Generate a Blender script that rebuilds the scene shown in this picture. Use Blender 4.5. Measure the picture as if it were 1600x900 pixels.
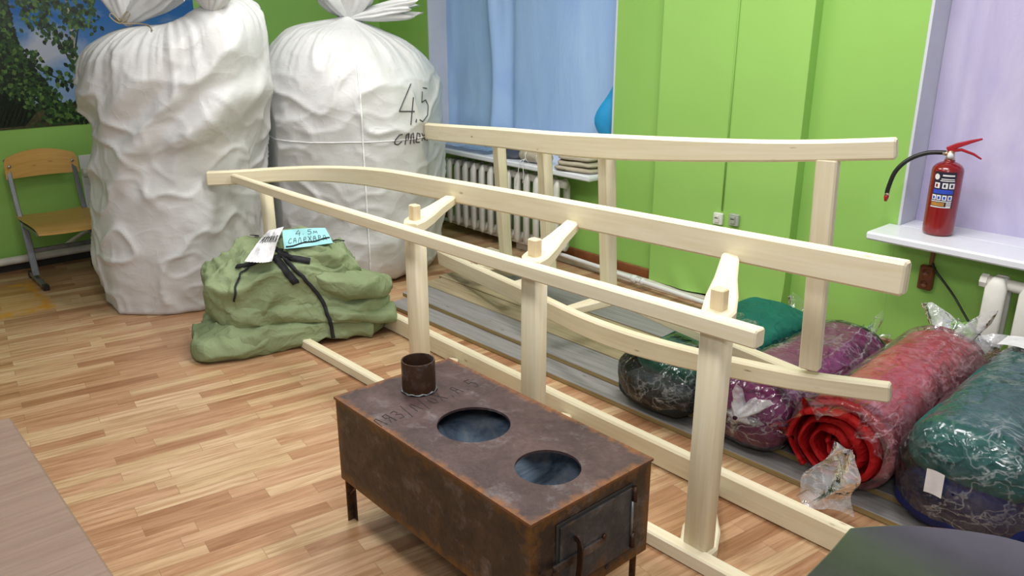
import bpy, bmesh, math, random
from mathutils import Vector, Matrix, noise
from mathutils.bvhtree import BVHTree

for o in list(bpy.data.objects): bpy.data.objects.remove(o)
S = bpy.context.scene
C = S.collection
PI = math.pi
rnd = random.Random(7)

# ------------------------------------------------------------------ camera
F_PX, CX, CY, CAM_H = 1270.0, 800.0, 450.0, 1.65
PITCH = math.atan(430/F_PX); YAW = math.radians(41.8)
fh = Vector((-math.cos(YAW), math.sin(YAW), 0))
RIGHT = Vector((math.sin(YAW), math.cos(YAW), 0))
FWD = fh*math.cos(PITCH) + Vector((0, 0, -math.sin(PITCH)))
UP = RIGHT.cross(FWD)
EYE = Vector((0, 0, CAM_H))
cam = bpy.data.cameras.new('camera'); camo = bpy.data.objects.new('camera', cam); C.objects.link(camo)
cam.sensor_width = 36; cam.lens = 36*F_PX/1600; cam.clip_start = .02
camo.matrix_world = Matrix(((RIGHT.x, UP.x, -FWD.x, 0), (RIGHT.y, UP.y, -FWD.y, 0), (RIGHT.z, UP.z, -FWD.z, CAM_H), (0, 0, 0, 1)))
S.camera = camo
def ray(x, y): return FWD + RIGHT*((x-CX)/F_PX) + UP*((CY-y)/F_PX)
def on_z(x, y, z=0.):
    d = ray(x, y); return EYE + d*((z-CAM_H)/d.z)
def on_y(x, y, Y):
    d = ray(x, y); return EYE + d*(Y/d.y)
def on_x(x, y, X):
    d = ray(x, y); return EYE + d*(X/d.x)

# ------------------------------------------------------------------ light
S.view_settings.view_transform = 'Standard'; S.view_settings.look = 'None'
S.view_settings.gamma = 1; S.view_settings.use_curve_mapping = False
S.view_settings.exposure = -.12
w = bpy.data.worlds.new('world'); S.world = w; w.use_nodes = True
w.node_tree.nodes['Background'].inputs[0].default_value = (.92, .95, 1, 1)
w.node_tree.nodes['Background'].inputs[1].default_value = .42
def lamp(name, loc, sx, sy, power, col=(1, .98, .95)):
    l = bpy.data.lights.new(name, 'AREA'); l.shape = 'RECTANGLE'; l.size = sx; l.size_y = sy
    l.energy = power; l.color = col
    o = bpy.data.objects.new(name, l); C.objects.link(o); o.location = loc
    return o
lamp('ceiling_lamp', (-1.6, 2.55, 2.9), 1.3, .5, 55)
lamp('ceiling_lamp', (-3.6, 2.2, 2.9), 1.3, .5, 40)
lamp('ceiling_lamp', (-2.4, .7, 2.9), 1.3, .5, 34)
lamp('ceiling_lamp', (-.2, .9, 2.9), 1.3, .5, 26)

lamp('photographer_flash', (.15, -.15, 2.2), .35, .25, 16, (.97, .98, 1.)).rotation_euler = (ray(800, 480)).to_track_quat('-Z', 'Y').to_euler()
# ------------------------------------------------------------------ materials
def lin(r, g, b):
    f = lambda c: (c/255/12.92 if c/255 <= .04045 else ((c/255+.055)/1.055)**2.4)
    return (f(r), f(g), f(b), 1)
class NT:
    def __init__(s, name):
        s.m = bpy.data.materials.new(name); s.m.use_nodes = True
        s.t = s.m.node_tree; s.t.nodes.clear()
        s.out = s.n('ShaderNodeOutputMaterial')
    def n(s, kind, **kw):
        nd = s.t.nodes.new(kind)
        for k, v in kw.items(): setattr(nd, k, v)
        return nd
    def l(s, a, b): s.t.links.new(a, b)
    def put(s, sock, v):
        if hasattr(v, 'links'): s.l(v, sock)
        else: sock.default_value = v
    def coord(s, which='Object'): return s.n('ShaderNodeTexCoord').outputs[which]
    def mapping(s, vec, scale=(1, 1, 1), rot=(0, 0, 0), loc=(0, 0, 0)):
        m = s.n('ShaderNodeMapping'); s.l(vec, m.inputs[0])
        m.inputs['Scale'].default_value = scale; m.inputs['Rotation'].default_value = rot
        s.put(m.inputs['Location'], loc); return m.outputs[0]
    def noise(s, vec, scale=5, detail=4, rough=.55, dist=0.):
        n = s.n('ShaderNodeTexNoise'); s.l(vec, n.inputs['Vector'])
        n.inputs['Scale'].default_value = scale; n.inputs['Detail'].default_value = detail
        n.inputs['Roughness'].default_value = rough; n.inputs['Distortion'].default_value = dist
        return n.outputs[0]
    def ramp(s, fac, stops):
        r = s.n('ShaderNodeValToRGB'); s.l(fac, r.inputs[0]); e = r.color_ramp.elements
        while len(e) < len(stops): e.new(.5)
        for el, (p, c) in zip(e, stops):
            el.position = p; el.color = c if not isinstance(c, (int, float)) else (c, c, c, 1)
        return r.outputs[0]
    def mix(s, fac, a, b, mode='MIX'):
        n = s.n('ShaderNodeMix', data_type='RGBA', blend_type=mode)
        s.put(n.inputs[0], fac); s.put(n.inputs[6], a); s.put(n.inputs[7], b); return n.outputs[2]
    def math(s, op, a, b=0., c=None):
        n = s.n('ShaderNodeMath', operation=op); s.put(n.inputs[0], a); s.put(n.inputs[1], b)
        if c is not None: s.put(n.inputs[2], c)
        return n.outputs[0]
    def crease(s, vec, scale=4., warp=.35, sharp=.16, detail=2):
        """sharp fold lines: 0 away from a fold, 1 on it"""
        w_ = s.n('ShaderNodeTexNoise'); s.l(vec, w_.inputs['Vector']); w_.inputs['Scale'].default_value = scale*.6; w_.inputs['Detail'].default_value = 2
        a = s.n('ShaderNodeVectorMath', operation='MULTIPLY_ADD'); s.l(w_.outputs['Color'], a.inputs[0]); a.inputs[1].default_value = (warp,)*3; s.l(vec, a.inputs[2])
        n = s.noise(a.outputs[0], scale, detail, .5)
        d = s.math('ABSOLUTE', s.math('SUBTRACT', n, .5))
        return s.ramp(d, [(0., 1.), (sharp*.35, .45), (sharp, 0.)])
    def bump(s, h, strength=.3, dist=.01):
        b = s.n('ShaderNodeBump'); s.l(h, b.inputs['Height'])
        b.inputs['Strength'].default_value = strength; b.inputs['Distance'].default_value = dist
        return b.outputs[0]
    def pbr(s, col, rough=.5, metal=0., normal=None, spec=None, coat=0.):
        p = s.n('ShaderNodeBsdfPrincipled'); s.put(p.inputs['Base Color'], col)
        s.put(p.inputs['Roughness'], rough); s.put(p.inputs['Metallic'], metal)
        if normal is not None: s.l(normal, p.inputs['Normal'])
        if spec is not None: p.inputs['Specular IOR Level'].default_value = spec
        if coat: p.inputs['Coat Weight'].default_value = coat; p.inputs['Coat Roughness'].default_value = .1
        s.l(p.outputs[0], s.out.inputs[0]); return p
M = {}
def plain(name, col, rough=.5, metal=0., var=.12, scale=30, bump=0., spec=None, coat=0.):
    k = NT(name); v = k.coord()
    n = k.noise(v, scale, 5)
    c2 = tuple(c*(1-var) for c in col[:3])+(1,); c3 = tuple(min(1, c*(1+var)) for c in col[:3])+(1,)
    c = k.ramp(n, [(.3, c2), (.7, c3)])
    k.pbr(c, rough, metal, k.bump(n, bump, .004) if bump else None, spec, coat)
    M[name] = k.m; return k.m

def wood(name, light, dark, knot, grain=1.0, rough=.55):
    k = NT(name); uv = k.coord('UV'); oi = k.n('ShaderNodeObjectInfo')
    off = k.n('ShaderNodeCombineXYZ'); k.l(k.math('MULTIPLY', oi.outputs['Random'], 37.), off.inputs[0]); k.l(k.math('MULTIPLY', oi.outputs['Random'], 11.), off.inputs[1])
    v = k.mapping(uv, (1.2, 26, 1), (0, 0, 0), off.outputs[0])
    n1 = k.noise(v, 2.2, 6, .6, .4)
    v2 = k.mapping(uv, (6, 150, 1), (0, 0, 0), off.outputs[0])
    n2 = k.noise(v2, 1.6, 3, .6)
    c = k.ramp(n1, [(.30, dark), (.62, light)])
    c = k.mix(k.math('MULTIPLY', k.ramp(n2, [(.35, 1.), (.6, 0.)]), .28*grain), c, dark)
    v3 = k.mapping(uv, (4.2, 14., 1), (0, 0, 0), off.outputs[0])
    vo = k.n('ShaderNodeTexVoronoi'); k.l(v3, vo.inputs['Vector']); vo.inputs['Scale'].default_value = 1.
    kn = k.ramp(vo.outputs['Distance'], [(.03, 1.), (.085, 0.)])
    c = k.mix(k.math('MULTIPLY', kn, .75), c, knot)
    k.pbr(c, rough, 0, k.bump(n2, .12, .002), .3)
    M[name] = k.m; return k.m
wood('pine', (.83, .765, .585, 1), (.75, .665, .455, 1), (.27, .16, .07, 1), .8)
wood('pine_end', (.78, .66, .44, 1), (.66, .52, .32, 1), (.4, .25, .12, 1), 1.6)
wood('grey_board', (.30, .295, .29, 1), (.19, .185, .18, 1), (.09, .08, .07, 1), 1.2, .8)
wood('tan_board', (.44, .37, .235, 1), (.27, .22, .135, 1), (.12, .08, .05, 1), 1.3, .75)
wood('sawn_edge', (.36, .275, .125, 1), (.23, .17, .075, 1), (.1, .07, .04, 1), 1.3, .8)
wood('plywood', (.68, .42, .13, 1), (.58, .33, .085, 1), (.40, .22, .06, 1), .5, .35)
wood('desk_laminate', (.285, .205, .165, 1), (.225, .155, .122, 1), (.22, .14, .1, 1), .7, .3)

def mk_floor():
    k = NT('laminate_floor'); v = k.coord('Object')
    v = k.mapping(v, (1, 1, 1), (0, 0, math.radians(-82)))
    vw = k.mapping(v, (1, 1, 1))
    b = k.n('ShaderNodeTexBrick'); k.l(vw, b.inputs['Vector'])
    b.offset = .37; b.offset_frequency = 2; b.squash = 1.35; b.squash_frequency = 3
    b.inputs['Color1'].default_value = (0, 0, 0, 1); b.inputs['Color2'].default_value = (1, 1, 1, 1); b.inputs['Mortar'].default_value = (.5, .5, .5, 1)
    b.inputs['Scale'].default_value = 1.; b.inputs['Mortar Size'].default_value = .0007; b.inputs['Mortar Smooth'].default_value = 0.1
    b.inputs['Brick Width'].default_value = .42; b.inputs['Row Height'].default_value = .068
    tone = b.outputs['Color']; mort = b.outputs['Fac']
    # per-board offset of the grain
    off = k.n('ShaderNodeCombineXYZ'); k.l(k.math('MULTIPLY', tone, 17.), off.inputs[0]); k.l(k.math('MULTIPLY', tone, 9.), off.inputs[1])
    g = k.mapping(v, (2.2, 30, 1), (0, 0, 0), off.outputs[0])
    n1 = k.noise(g, 1.6, 5, .6, .6)
    g2 = k.mapping(v, (5, 110, 1), (0, 0, 0), off.outputs[0]); n2 = k.noise(g2, 1.3, 3, .6)
    base = k.ramp(tone, [(0., (.37, .195, .10, 1)), (.3, (.50, .295, .165, 1)), (.6, (.565, .36, .215, 1)), (.8, (.60, .43, .25, 1)), (1., (.67, .475, .30, 1))])
    dark = k.mix(1., base, (.68, .58, .51, 1), 'MULTIPLY')
    c = k.mix(k.ramp(n1, [(.36, 1.), (.60, 0.)]), base, dark)
    c = k.mix(k.math('MULTIPLY', k.ramp(n2, [(.35, 1.), (.6, 0.)]), .3), c, dark)
    c = k.mix(k.math('MULTIPLY', mort, .75), c, (.16, .09, .05, 1))
    # the yellow varnish spill by the chair: a ring of its own shape
    vo = k.coord('Object'); sx = k.n('ShaderNodeSeparateXYZ'); k.l(vo, sx.inputs[0])
    dx = k.math('ADD', sx.outputs[0], 5.50); dy = k.math('SUBTRACT', sx.outputs[1], .80)
    wob = k.math('MULTIPLY', k.math('SUBTRACT', k.noise(vo, 6, 3), .5), .22)
    ax = k.math('DIVIDE', k.math('ABSOLUTE', dx), .36); ay = k.math('DIVIDE', k.math('ABSOLUTE', dy), .22)
    dd = k.math('ADD', k.math('MAXIMUM', ax, ay), wob)
    ring = k.ramp(k.math('ABSOLUTE', k.math('SUBTRACT', dd, .85)), [(.05, 1.), (.2, 0.)])
    fill = k.ramp(dd, [(.8, 1.), (1., 0.)])
    sp = k.ramp(k.noise(vo, 9, 4), [(.40, 0.), (.62, 1.)])
    f = k.math('ADD', k.math('MULTIPLY', k.math('MULTIPLY', ring, sp), .95), k.math('MULTIPLY', fill, .35))
    c = k.mix(f, c, (.60, .27, .015, 1))
    k.pbr(c, k.ramp(n1, [(.3, .30), (.7, .40)]), 0, k.bump(k.math('SUBTRACT', n2, mort), .10, .002), .45)
    M['floor'] = k.m
mk_floor()

def mk_wall(name, a, b):
    k = NT(name); v = k.coord()
    n = k.noise(v, 1.3, 3); n2 = k.noise(v, 55, 4)
    c = k.ramp(n, [(.3, a), (.7, b)])
    st = k.ramp(k.noise(v, 14, 5, .7), [(.70, 0.), (.78, 1.)])
    c = k.mix(k.math('MULTIPLY', st, .10), c, (.2, .35, .07, 1))
    k.pbr(c, .55, 0, k.bump(n2, .06, .003), .3); M[name] = k.m
mk_wall('green_wall', (.275, .52, .115, 1), (.305, .56, .13, 1))
mk_wall('green_paper', (.295, .54, .125, 1), (.32, .58, .14, 1))
plain('white_ceiling', (.8, .8, .78, 1), .8)
plain('reveal_white', (.60, .63, .70, 1), .6, var=.06, scale=4)
plain('white_paint', (.80, .81, .83, 1), .35, var=.05, scale=6)
plain('sill_white', (.80, .83, .89, 1), .3, var=.03, scale=8)
plain('radiator_paint', (.72, .71, .66, 1), .4, var=.10, scale=8)
plain('pipe_paint', (.66, .63, .56, 1), .45, var=.15, scale=12)
plain('brown_board', (.24, .08, .03, 1), .45, var=.25, scale=10)
plain('dark_gap', (.03, .028, .025, 1), .8)
plain('black_rubber', (.012, .012, .013, 1), .4)
plain('black_strap', (.012, .013, .018, 1), .75, var=.3, scale=200)
plain('marker_ink', (.05, .05, .055, 1), .6)
plain('steel_grey', (.22, .23, .25, 1), .38, .7, var=.2, scale=18)
plain('bolt_steel', (.5, .5, .5, 1), .3, .9)
plain('extinguisher_red', (.22, .003, .007, 1), .22, var=.04, coat=.6)
plain('handle_red', (.36, .010, .018, 1), .35)
plain('brass', (.65, .55, .42, 1), .3, .9)
plain('label_dark', (.018, .016, .035, 1), .35)
plain('label_white', (.78, .78, .80, 1), .4)
plain('label_blue', (.03, .07, .5, 1), .4)
plain('label_gold', (.42, .20, .04, 1), .4)
plain('switch_white', (.75, .76, .70, 1), .35)
plain('switch_grey', (.38, .42, .36, 1), .35)
plain('socket_brown', (.16, .045, .015, 1), .4, var=.2, scale=40)
plain('twine', (.36, .31, .22, 1), .8, var=.3, scale=200)
plain('paper_white', (.74, .74, .78, 1), .7, var=.1, scale=20, bump=.4)
plain('paper_blue', (.34, .72, .78, 1), .6, var=.03)
plain('dark_cloth', (.05, .055, .075, 1), .6, var=.3, scale=15)
plain('blue_dark_film', (.02, .30, .62, 1), .35, var=.2, scale=7)

def fabric(name, a, b, rough=.75, weave=420., wr=.5, spec=.2, sheen=0.):
    k = NT(name); v = k.coord()
    n = k.noise(v, 3.5, 5, .6); n2 = k.noise(v, weave, 2); n3 = k.noise(v, 11, 6, .6, .8)
    c = k.ramp(n, [(.3, a), (.7, b)])
    cr_ = k.math('ADD', k.crease(v, 4.5, .4, .13), k.math('MULTIPLY', k.crease(v, 10., .25, .18), .5))
    h = k.math('ADD', k.math('ADD', k.math('MULTIPLY', n3, .5), k.math('MULTIPLY', n2, .08)), cr_)
    p = k.pbr(c, rough, 0, k.bump(h, wr, .02), spec)
    if sheen: p.inputs['Sheen Weight'].default_value = sheen
    M[name] = k.m
fabric('canvas_green', (.225, .285, .155, 1), (.28, .345, .19, 1), .8, wr=.3)
fabric('canvas_beige', (.42, .38, .29, 1), (.52, .47, .37, 1), .8, wr=.35)
fabric('blanket_green', (.008, .10, .075, 1), (.012, .145, .105, 1), .6, wr=.5)
fabric('blanket_black', (.010, .014, .015, 1), (.02, .03, .03, 1), .6, wr=.5)
fabric('blanket_purple', (.15, .012, .085, 1), (.22, .02, .13, 1), .6, wr=.5)
fabric('blanket_red', (.36, .012, .022, 1), (.46, .02, .035, 1), .6, wr=.5)
fabric('blanket_scarlet', (.34, .005, .007, 1), (.42, .009, .010, 1), .65, wr=.5)
fabric('blanket_teal', (.012, .085, .08, 1), (.018, .125, .115, 1), .6, wr=.5)
fabric('blanket_navy', (.006, .012, .085, 1), (.008, .018, .125, 1), .6, wr=.5)

def mk_bag():
    k = NT('woven_poly'); v = k.coord()
    n4 = k.noise(v, 2.2, 3, .6, .5)
    c1 = k.crease(k.mapping(v, (1, 1, 1.3)), 2.6, .5, .12); c2 = k.crease(k.mapping(v, (1.2, 1.2, .8), (0, .5, 0)), 5.5, .35, .14); c3 = k.crease(k.mapping(v, (1, 1, 2.2)), 11, .2, .2, 4)
    fine = k.noise(v, 26, 6, .7)
    c = k.ramp(n4, [(.3, (.56, .56, .555, 1)), (.7, (.65, .66, .67, 1))])
    st = k.ramp(k.noise(v, 5, 5, .65), [(.60, 0.), (.80, 1.)])
    c = k.mix(k.math('MULTIPLY', st, .35), c, (.42, .37, .30, 1))
    h = k.math('ADD', k.math('ADD', c1, k.math('MULTIPLY', c2, .55)), k.math('ADD', k.math('MULTIPLY', c3, .20), k.math('MULTIPLY', fine, .12)))
    k.pbr(c, k.ramp(fine, [(.3, .34), (.7, .46)]), 0, k.bump(h, .32, .007), .6)
    M['woven_poly'] = k.m
    plain('thread_white', (.86, .87, .88, 1), .5)
mk_bag()

def mk_film(name, a, b, edge, cols):
    k = NT(name); v = k.coord()
    sx = k.n('ShaderNodeSeparateXYZ'); k.l(v, sx.inputs[0])
    n = k.noise(k.mapping(v, (1, 1, .35)), 3, 6, .6, 1.)
    c = k.ramp(n, [(.3, a), (.7, b)])
    for x0, wd in cols:
        d = k.math('ABSOLUTE', k.math('ADD', k.math('SUBTRACT', sx.outputs[0], x0), k.math('MULTIPLY', k.math('SUBTRACT', n, .5), .12)))
        c = k.mix(k.math('MULTIPLY', k.ramp(k.math('DIVIDE', d, wd), [(.15, 1.), (1., 0.)]), .8), c, edge)
    k.pbr(c, .38, 0, k.bump(k.noise(k.mapping(v, (1, 1, .3)), 5, 8, .62, 1.6), .25, .03), .4)
    M[name] = k.m
mk_film('blue_film', (.36, .55, .93, 1), (.43, .63, .96, 1), (.06, .33, .50, 1), [(-5.40, .13), (-4.83, .11)])
mk_film('lavender_film', (.47, .43, .68, 1), (.60, .56, .76, 1), (.55, .56, .62, 1), [(-1.50, .12)])

def mk_plastic(name, tint, amount, lo=.42, hi=.66):
    k = NT(name); v = k.coord()
    n = k.noise(v, 5, 6, .62, 1.5)
    c1 = k.crease(k.mapping(v, (1.3, .45, 1.3), (0, 0, .3)), 4., .25, .06, 2); c2 = k.crease(k.mapping(v, (1.1, .5, 1.1), (0, 0, -.4)), 8., .2, .06, 2); c3 = k.crease(v, 14., .15, .10, 2)
    s1 = k.crease(k.mapping(v, (1.2, .35, 1.2), (0, 0, .5)), 9., .12, .022, 4); s2 = k.crease(k.mapping(v, (.6, 1.3, 1.), (0, 0, .2)), 12., .12, .022, 4)  # thin white streaks: specular glints painted in as diffuse colour
    patchy = k.ramp(k.noise(v, 3.2, 3), [(.42, 0.), (.62, 1.)])
    cs = k.math('ADD', c1, k.math('ADD', k.math('MULTIPLY', c2, .7), k.math('MULTIPLY', c3, .35)))
    bp = k.bump(cs, .55, .006)
    tr = k.n('ShaderNodeBsdfTransparent'); tr.inputs[0].default_value = (1, 1, 1, 1)
    gl = k.n('ShaderNodeBsdfGlossy'); gl.inputs[0].default_value = (.9, .93, .95, 1); gl.inputs['Roughness'].default_value = .12; k.l(bp, gl.inputs['Normal'])
    df = k.n('ShaderNodeBsdfDiffuse'); df.inputs[0].default_value = tint; k.l(bp, df.inputs['Normal'])
    m1 = k.n('ShaderNodeMixShader'); m2 = k.n('ShaderNodeMixShader')
    f = k.math('ADD', k.ramp(n, [(lo, .015), (hi, amount)]), k.math('MULTIPLY', k.math('MULTIPLY', k.math('MAXIMUM', s1, s2), patchy), .42))
    k.l(f, m1.inputs[0]); k.l(tr.outputs[0], m1.inputs[1]); k.l(df.outputs[0], m1.inputs[2])
    fr = k.n('ShaderNodeFresnel'); fr.inputs[0].default_value = 1.45; k.l(bp, fr.inputs[1])
    k.l(k.math('MULTIPLY', fr.outputs[0], 1.0), m2.inputs[0]); k.l(m1.outputs[0], m2.inputs[1]); k.l(gl.outputs[0], m2.inputs[2])
    k.l(m2.outputs[0], k.out.inputs[0]); M[name] = k.m
mk_plastic('clear_plastic', (.66, .69, .71, 1), .10, .52, .80)
mk_plastic('milky_plastic', (.74, .74, .78, 1), .62, .28, .60)
mk_plastic('pink_plastic', (.66, .36, .42, 1), .26, .30, .66)
mk_plastic('grey_film', (.35, .42, .50, 1), .9, .1, .5)

def mk_rust(name, base, second, rust, hx, hy, z0, z1, edge_w=.035, rough=.6, metal=.35, rust_lo=.60):
    k = NT(name); v = k.coord('Object'); s = k.n('ShaderNodeSeparateXYZ'); k.l(v, s.inputs[0])
    dx = k.math('SUBTRACT', hx, k.math('ABSOLUTE', s.outputs[0])); dy = k.math('SUBTRACT', hy, k.math('ABSOLUTE', s.outputs[1]))
    dz = k.math('MINIMUM', k.math('SUBTRACT', z1, s.outputs[2]), k.math('SUBTRACT', s.outputs[2], z0))
    med = k.math('MAXIMUM', k.math('MINIMUM', dx, dy), k.math('MINIMUM', k.math('MAXIMUM', dx, dy), dz))
    n = k.noise(v, 6, 6, .65, .4); n2 = k.noise(v, 22, 7, .7, .5); n3 = k.noise(v, 70, 4, .7)
    c = k.ramp(n, [(.32, base), (.68, second)])
    c = k.mix(k.ramp(k.noise(v, 12, 8, .75, .3), [(.54, 0.), (.72, .6)]), c, (.24, .22, .225, 1))
    e = k.math('SUBTRACT', 1., k.math('DIVIDE', med, edge_w))
    ef = k.math('ADD', e, k.math('MULTIPLY', k.math('SUBTRACT', n2, .5), 3.2))
    c = k.mix(k.math('MULTIPLY', k.ramp(ef, [(.25, 0.), (1., 1.)]), .85), c, rust)
    c = k.mix(k.math('MULTIPLY', k.ramp(k.noise(v, 3.3, 6, .68, .8), [(rust_lo, 0.), (rust_lo+.14, 1.)]), .8), c, rust)
    c = k.mix(k.math('MULTIPLY', k.ramp(n3, [(.4, 1.), (.6, 0.)]), .25), c, (.02, .014, .012, 1))
    k.pbr(c, k.ramp(n2, [(.3, rough-.15), (.7, rough+.15)]), metal, k.bump(k.math('ADD', n2, n3), .25, .003), .4)
    M[name] = k.m
SX, SY, SZ0, SZ1 = .47, .236, .168, .467
mk_rust('rusty_top', (.048, .028, .028, 1), (.115, .070, .068, 1), (.24, .095, .028, 1), SX, SY, -1, SZ1, .03, .48, .25, .60)
mk_rust('rusty_side', (.028, .021, .018, 1), (.070, .045, .032, 1), (.20, .095, .020, 1), SX, SY, SZ0, SZ1, .05, .42, .35, .57)
mk_rust('rusty_door', (.035, .037, .041, 1), (.095, .10, .11, 1), (.20, .085, .02, 1), SX, .17, SZ0+.03, SZ1-.04, .03, .5, .4, .60)
mk_rust('rusty_pipe', (.035, .016, .010, 1), (.085, .040, .020, 1), (.14, .08, .04, 1), .6, .6, SZ1, SZ1+.1, .02, .45, .5, .62)
def mk_blue():
    k = NT('blued_steel_glints'); v = k.coord(); n = k.noise(v, 9, 6, .65, .6)
    c = k.ramp(n, [(.3, (.10, .16, .26, 1)), (.47, (.45, .60, .80, 1)), (.66, (.95, .98, 1., 1))])  # near-white patches paint reflected highlights into the bluish steel
    k.pbr(c, .22, .55, k.bump(k.noise(v, 30, 4), .15, .003)); M['blued_steel_glints'] = k.m
    k = NT('dark_gloss'); v = k.coord(); n = k.noise(v, 20, 4)
    k.pbr(k.ramp(n, [(.3, (.030, .029, .032, 1)), (.7, (.040, .039, .042, 1))]), .12, 0, None, 1., 1.); M['dark_gloss'] = k.m
mk_blue()

# ------------------------------------------------------------------ mesh helpers
def linkmesh(name, me, m, parent=None, smooth=True, loc=None):
    o = bpy.data.objects.new(name, me); C.objects.link(o)
    for x in (m if isinstance(m, (list, tuple)) else [m]): me.materials.append(M[x] if isinstance(x, str) else x)
    if smooth:
        for p in me.polygons: p.use_smooth = True
    if loc is not None: o.location = loc
    if parent: o.parent = parent
    return o
class MB:
    def __init__(s): s.v = []; s.f = []; s.uv = []; s.mi = []
    def add(s, verts, faces, uvs=None, mi=0):
        b = len(s.v); s.v += [Vector(x) for x in verts]
        for i, f in enumerate(faces):
            s.f.append([b+j for j in f]); s.mi.append(mi)
            s.uv.append(uvs[i] if uvs else [(s.v[b+j].x, s.v[b+j].y) for j in f])
        return s
    def beam(s, pts, side, height, up=(0, 0, 1), ch=.006, mi=0, edge_mi=None):
        fmi = []
        """swept rectangle with chamfered long edges; side/height may be lists (one per point)"""
        pts = [Vector(p) for p in pts]; n = len(pts)
        sd = side if isinstance(side, (list, tuple)) else [side]*n
        hh = height if isinstance(height, (list, tuple)) else [height]*n
        up = Vector(up).normalized(); verts = []; L = [0.]
        for i in range(1, n): L.append(L[-1]+(pts[i]-pts[i-1]).length)
        def ringp(i, shrink=0., push=0.):
            t = (pts[min(i+1, n-1)]-pts[max(i-1, 0)]).normalized()
            sv = up.cross(t).normalized(); uv_ = t.cross(sv).normalized()
            if abs(t.dot(up)) < .95: uv_ = (up - t*t.dot(up)).normalized() if abs(t.dot(up)) > .3 else up
            a, b = sd[i]/2-shrink, hh[i]/2-shrink; c = max(ch-shrink*.3, .0008)
            q = [(a-c, -b), (a, -b+c), (a, b-c), (a-c, b), (-a+c, b), (-a, b-c), (-a, -b+c), (-a+c, -b)]
            return [pts[i]+t*push+sv*x+uv_*y for x, y in q]
        rings = [ringp(0, ch*.7, 0)] + [ringp(0, 0, ch*.7)] + [ringp(i) for i in range(1, n-1)] + [ringp(n-1, 0, -ch*.7), ringp(n-1, ch*.7, 0)]
        Ls = [L[0]-ch, L[0]] + L[1:n-1] + [L[-1], L[-1]+ch]
        for r in rings: verts += r
        per = [0.]; r0 = rings[1]
        for j in range(8): per.append(per[-1]+(r0[(j+1) % 8]-r0[j]).length)
        faces = []; uvs = []
        for i in range(len(rings)-1):
            for j in range(8):
                k = (j+1) % 8; fmi.append(edge_mi if edge_mi is not None and j in (0, 1, 5, 6) else mi)
                faces.append([i*8+j, i*8+k, (i+1)*8+k, (i+1)*8+j])
                uvs.append([(Ls[i], per[j]), (Ls[i], per[j+1]), (Ls[i+1], per[j+1]), (Ls[i+1], per[j])])
        faces.append(list(range(7, -1, -1))); uvs.append([(Ls[0]+.02*math.sin(j), per[j]*.3) for j in range(7, -1, -1)])
        e = (len(rings)-1)*8
        faces.append([e+j for j in range(8)]); uvs.append([(Ls[-1]+.02*math.sin(j), per[j]*.3) for j in range(8)])
        s.add(verts, faces, uvs, mi)
        fmi += [edge_mi if edge_mi is not None else mi]*2
        s.mi[-len(fmi):] = fmi
        return s
    def box(s, lo, hi, ch=.004, mi=0):
        lo, hi = Vector(lo), Vector(hi); d = hi-lo; c = (lo+hi)/2
        ax = max(range(3), key=lambda i: d[i])
        if ax == 2: return s.beam([(c.x, c.y, lo.z), (c.x, c.y, hi.z)], d.x, d.y, (0, 1, 0), min(ch, min(d)*.4), mi)
        if ax == 0: return s.beam([(lo.x, c.y, c.z), (hi.x, c.y, c.z)], d.y, d.z, (0, 0, 1), min(ch, min(d)*.4), mi)
        return s.beam([(c.x, lo.y, c.z), (c.x, hi.y, c.z)], d.x, d.z, (0, 0, 1), min(ch, min(d)*.4), mi)
    def tube(s, pts, r, seg=10, mi=0, caps=True):
        pts = [Vector(p) for p in pts]; n = len(pts); rs = r if isinstance(r, (list, tuple)) else [r]*n
        verts = []; prev = None
        for i in range(n):
            t = (pts[min(i+1, n-1)]-pts[max(i-1, 0)]).normalized()
            if prev is None:
                a = t.orthogonal().normalized()
            else:
                a = (prev-t*prev.dot(t)).normalized()
            prev = a; b = t.cross(a)
            verts += [pts[i]+(a*math.cos(2*PI*j/seg)+b*math.sin(2*PI*j/seg))*rs[i] for j in range(seg)]
        faces = [[i*seg+j, i*seg+(j+1) % seg, (i+1)*seg+(j+1) % seg, (i+1)*seg+j] for i in range(n-1) for j in range(seg)]
        if caps: faces += [list(range(seg-1, -1, -1)), [(n-1)*seg+j for j in range(seg)]]
        return s.add(verts, faces, None, mi)
    def lathe(s, prof, c=(0, 0, 0), seg=32, mi=0, axis=None):
        c = Vector(c); q = Vector((0, 0, 1)).rotation_difference(Vector(axis).normalized()) if axis is not None else None
        verts = []; n = len(prof)
        for r, z in prof:
            for j in range(seg):
                p = Vector((r*math.cos(2*PI*j/seg), r*math.sin(2*PI*j/seg), z))
                if q: p.rotate(q)
                verts.append(c+p)
        faces = [[i*seg+j, i*seg+(j+1) % seg, (i+1)*seg+(j+1) % seg, (i+1)*seg+j] for i in range(n-1) for j in range(seg)]
        faces += [list(range(seg-1, -1, -1)), [(n-1)*seg+j for j in range(seg)]]
        return s.add(verts, faces, None, mi)
    def grid(s, fn, nu, nv, cu=False, cv=False, mi=0):
        verts = [fn(i/(nu if cu else nu-1), j/(nv if cv else nv-1)) for i in range(nu) for j in range(nv)]
        faces = []; uvs = []
        for i in range(nu if cu else nu-1):
            for j in range(nv if cv else nv-1):
                a, b = (i+1) % nu, (j+1) % nv
                faces.append([i*nv+j, a*nv+j, a*nv+b, i*nv+b])
                uvs.append([(i/nu, j/nv), ((i+1)/nu, j/nv), ((i+1)/nu, (j+1)/nv), (i/nu, (j+1)/nv)])
        return s.add(verts, faces, uvs, mi)
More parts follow.
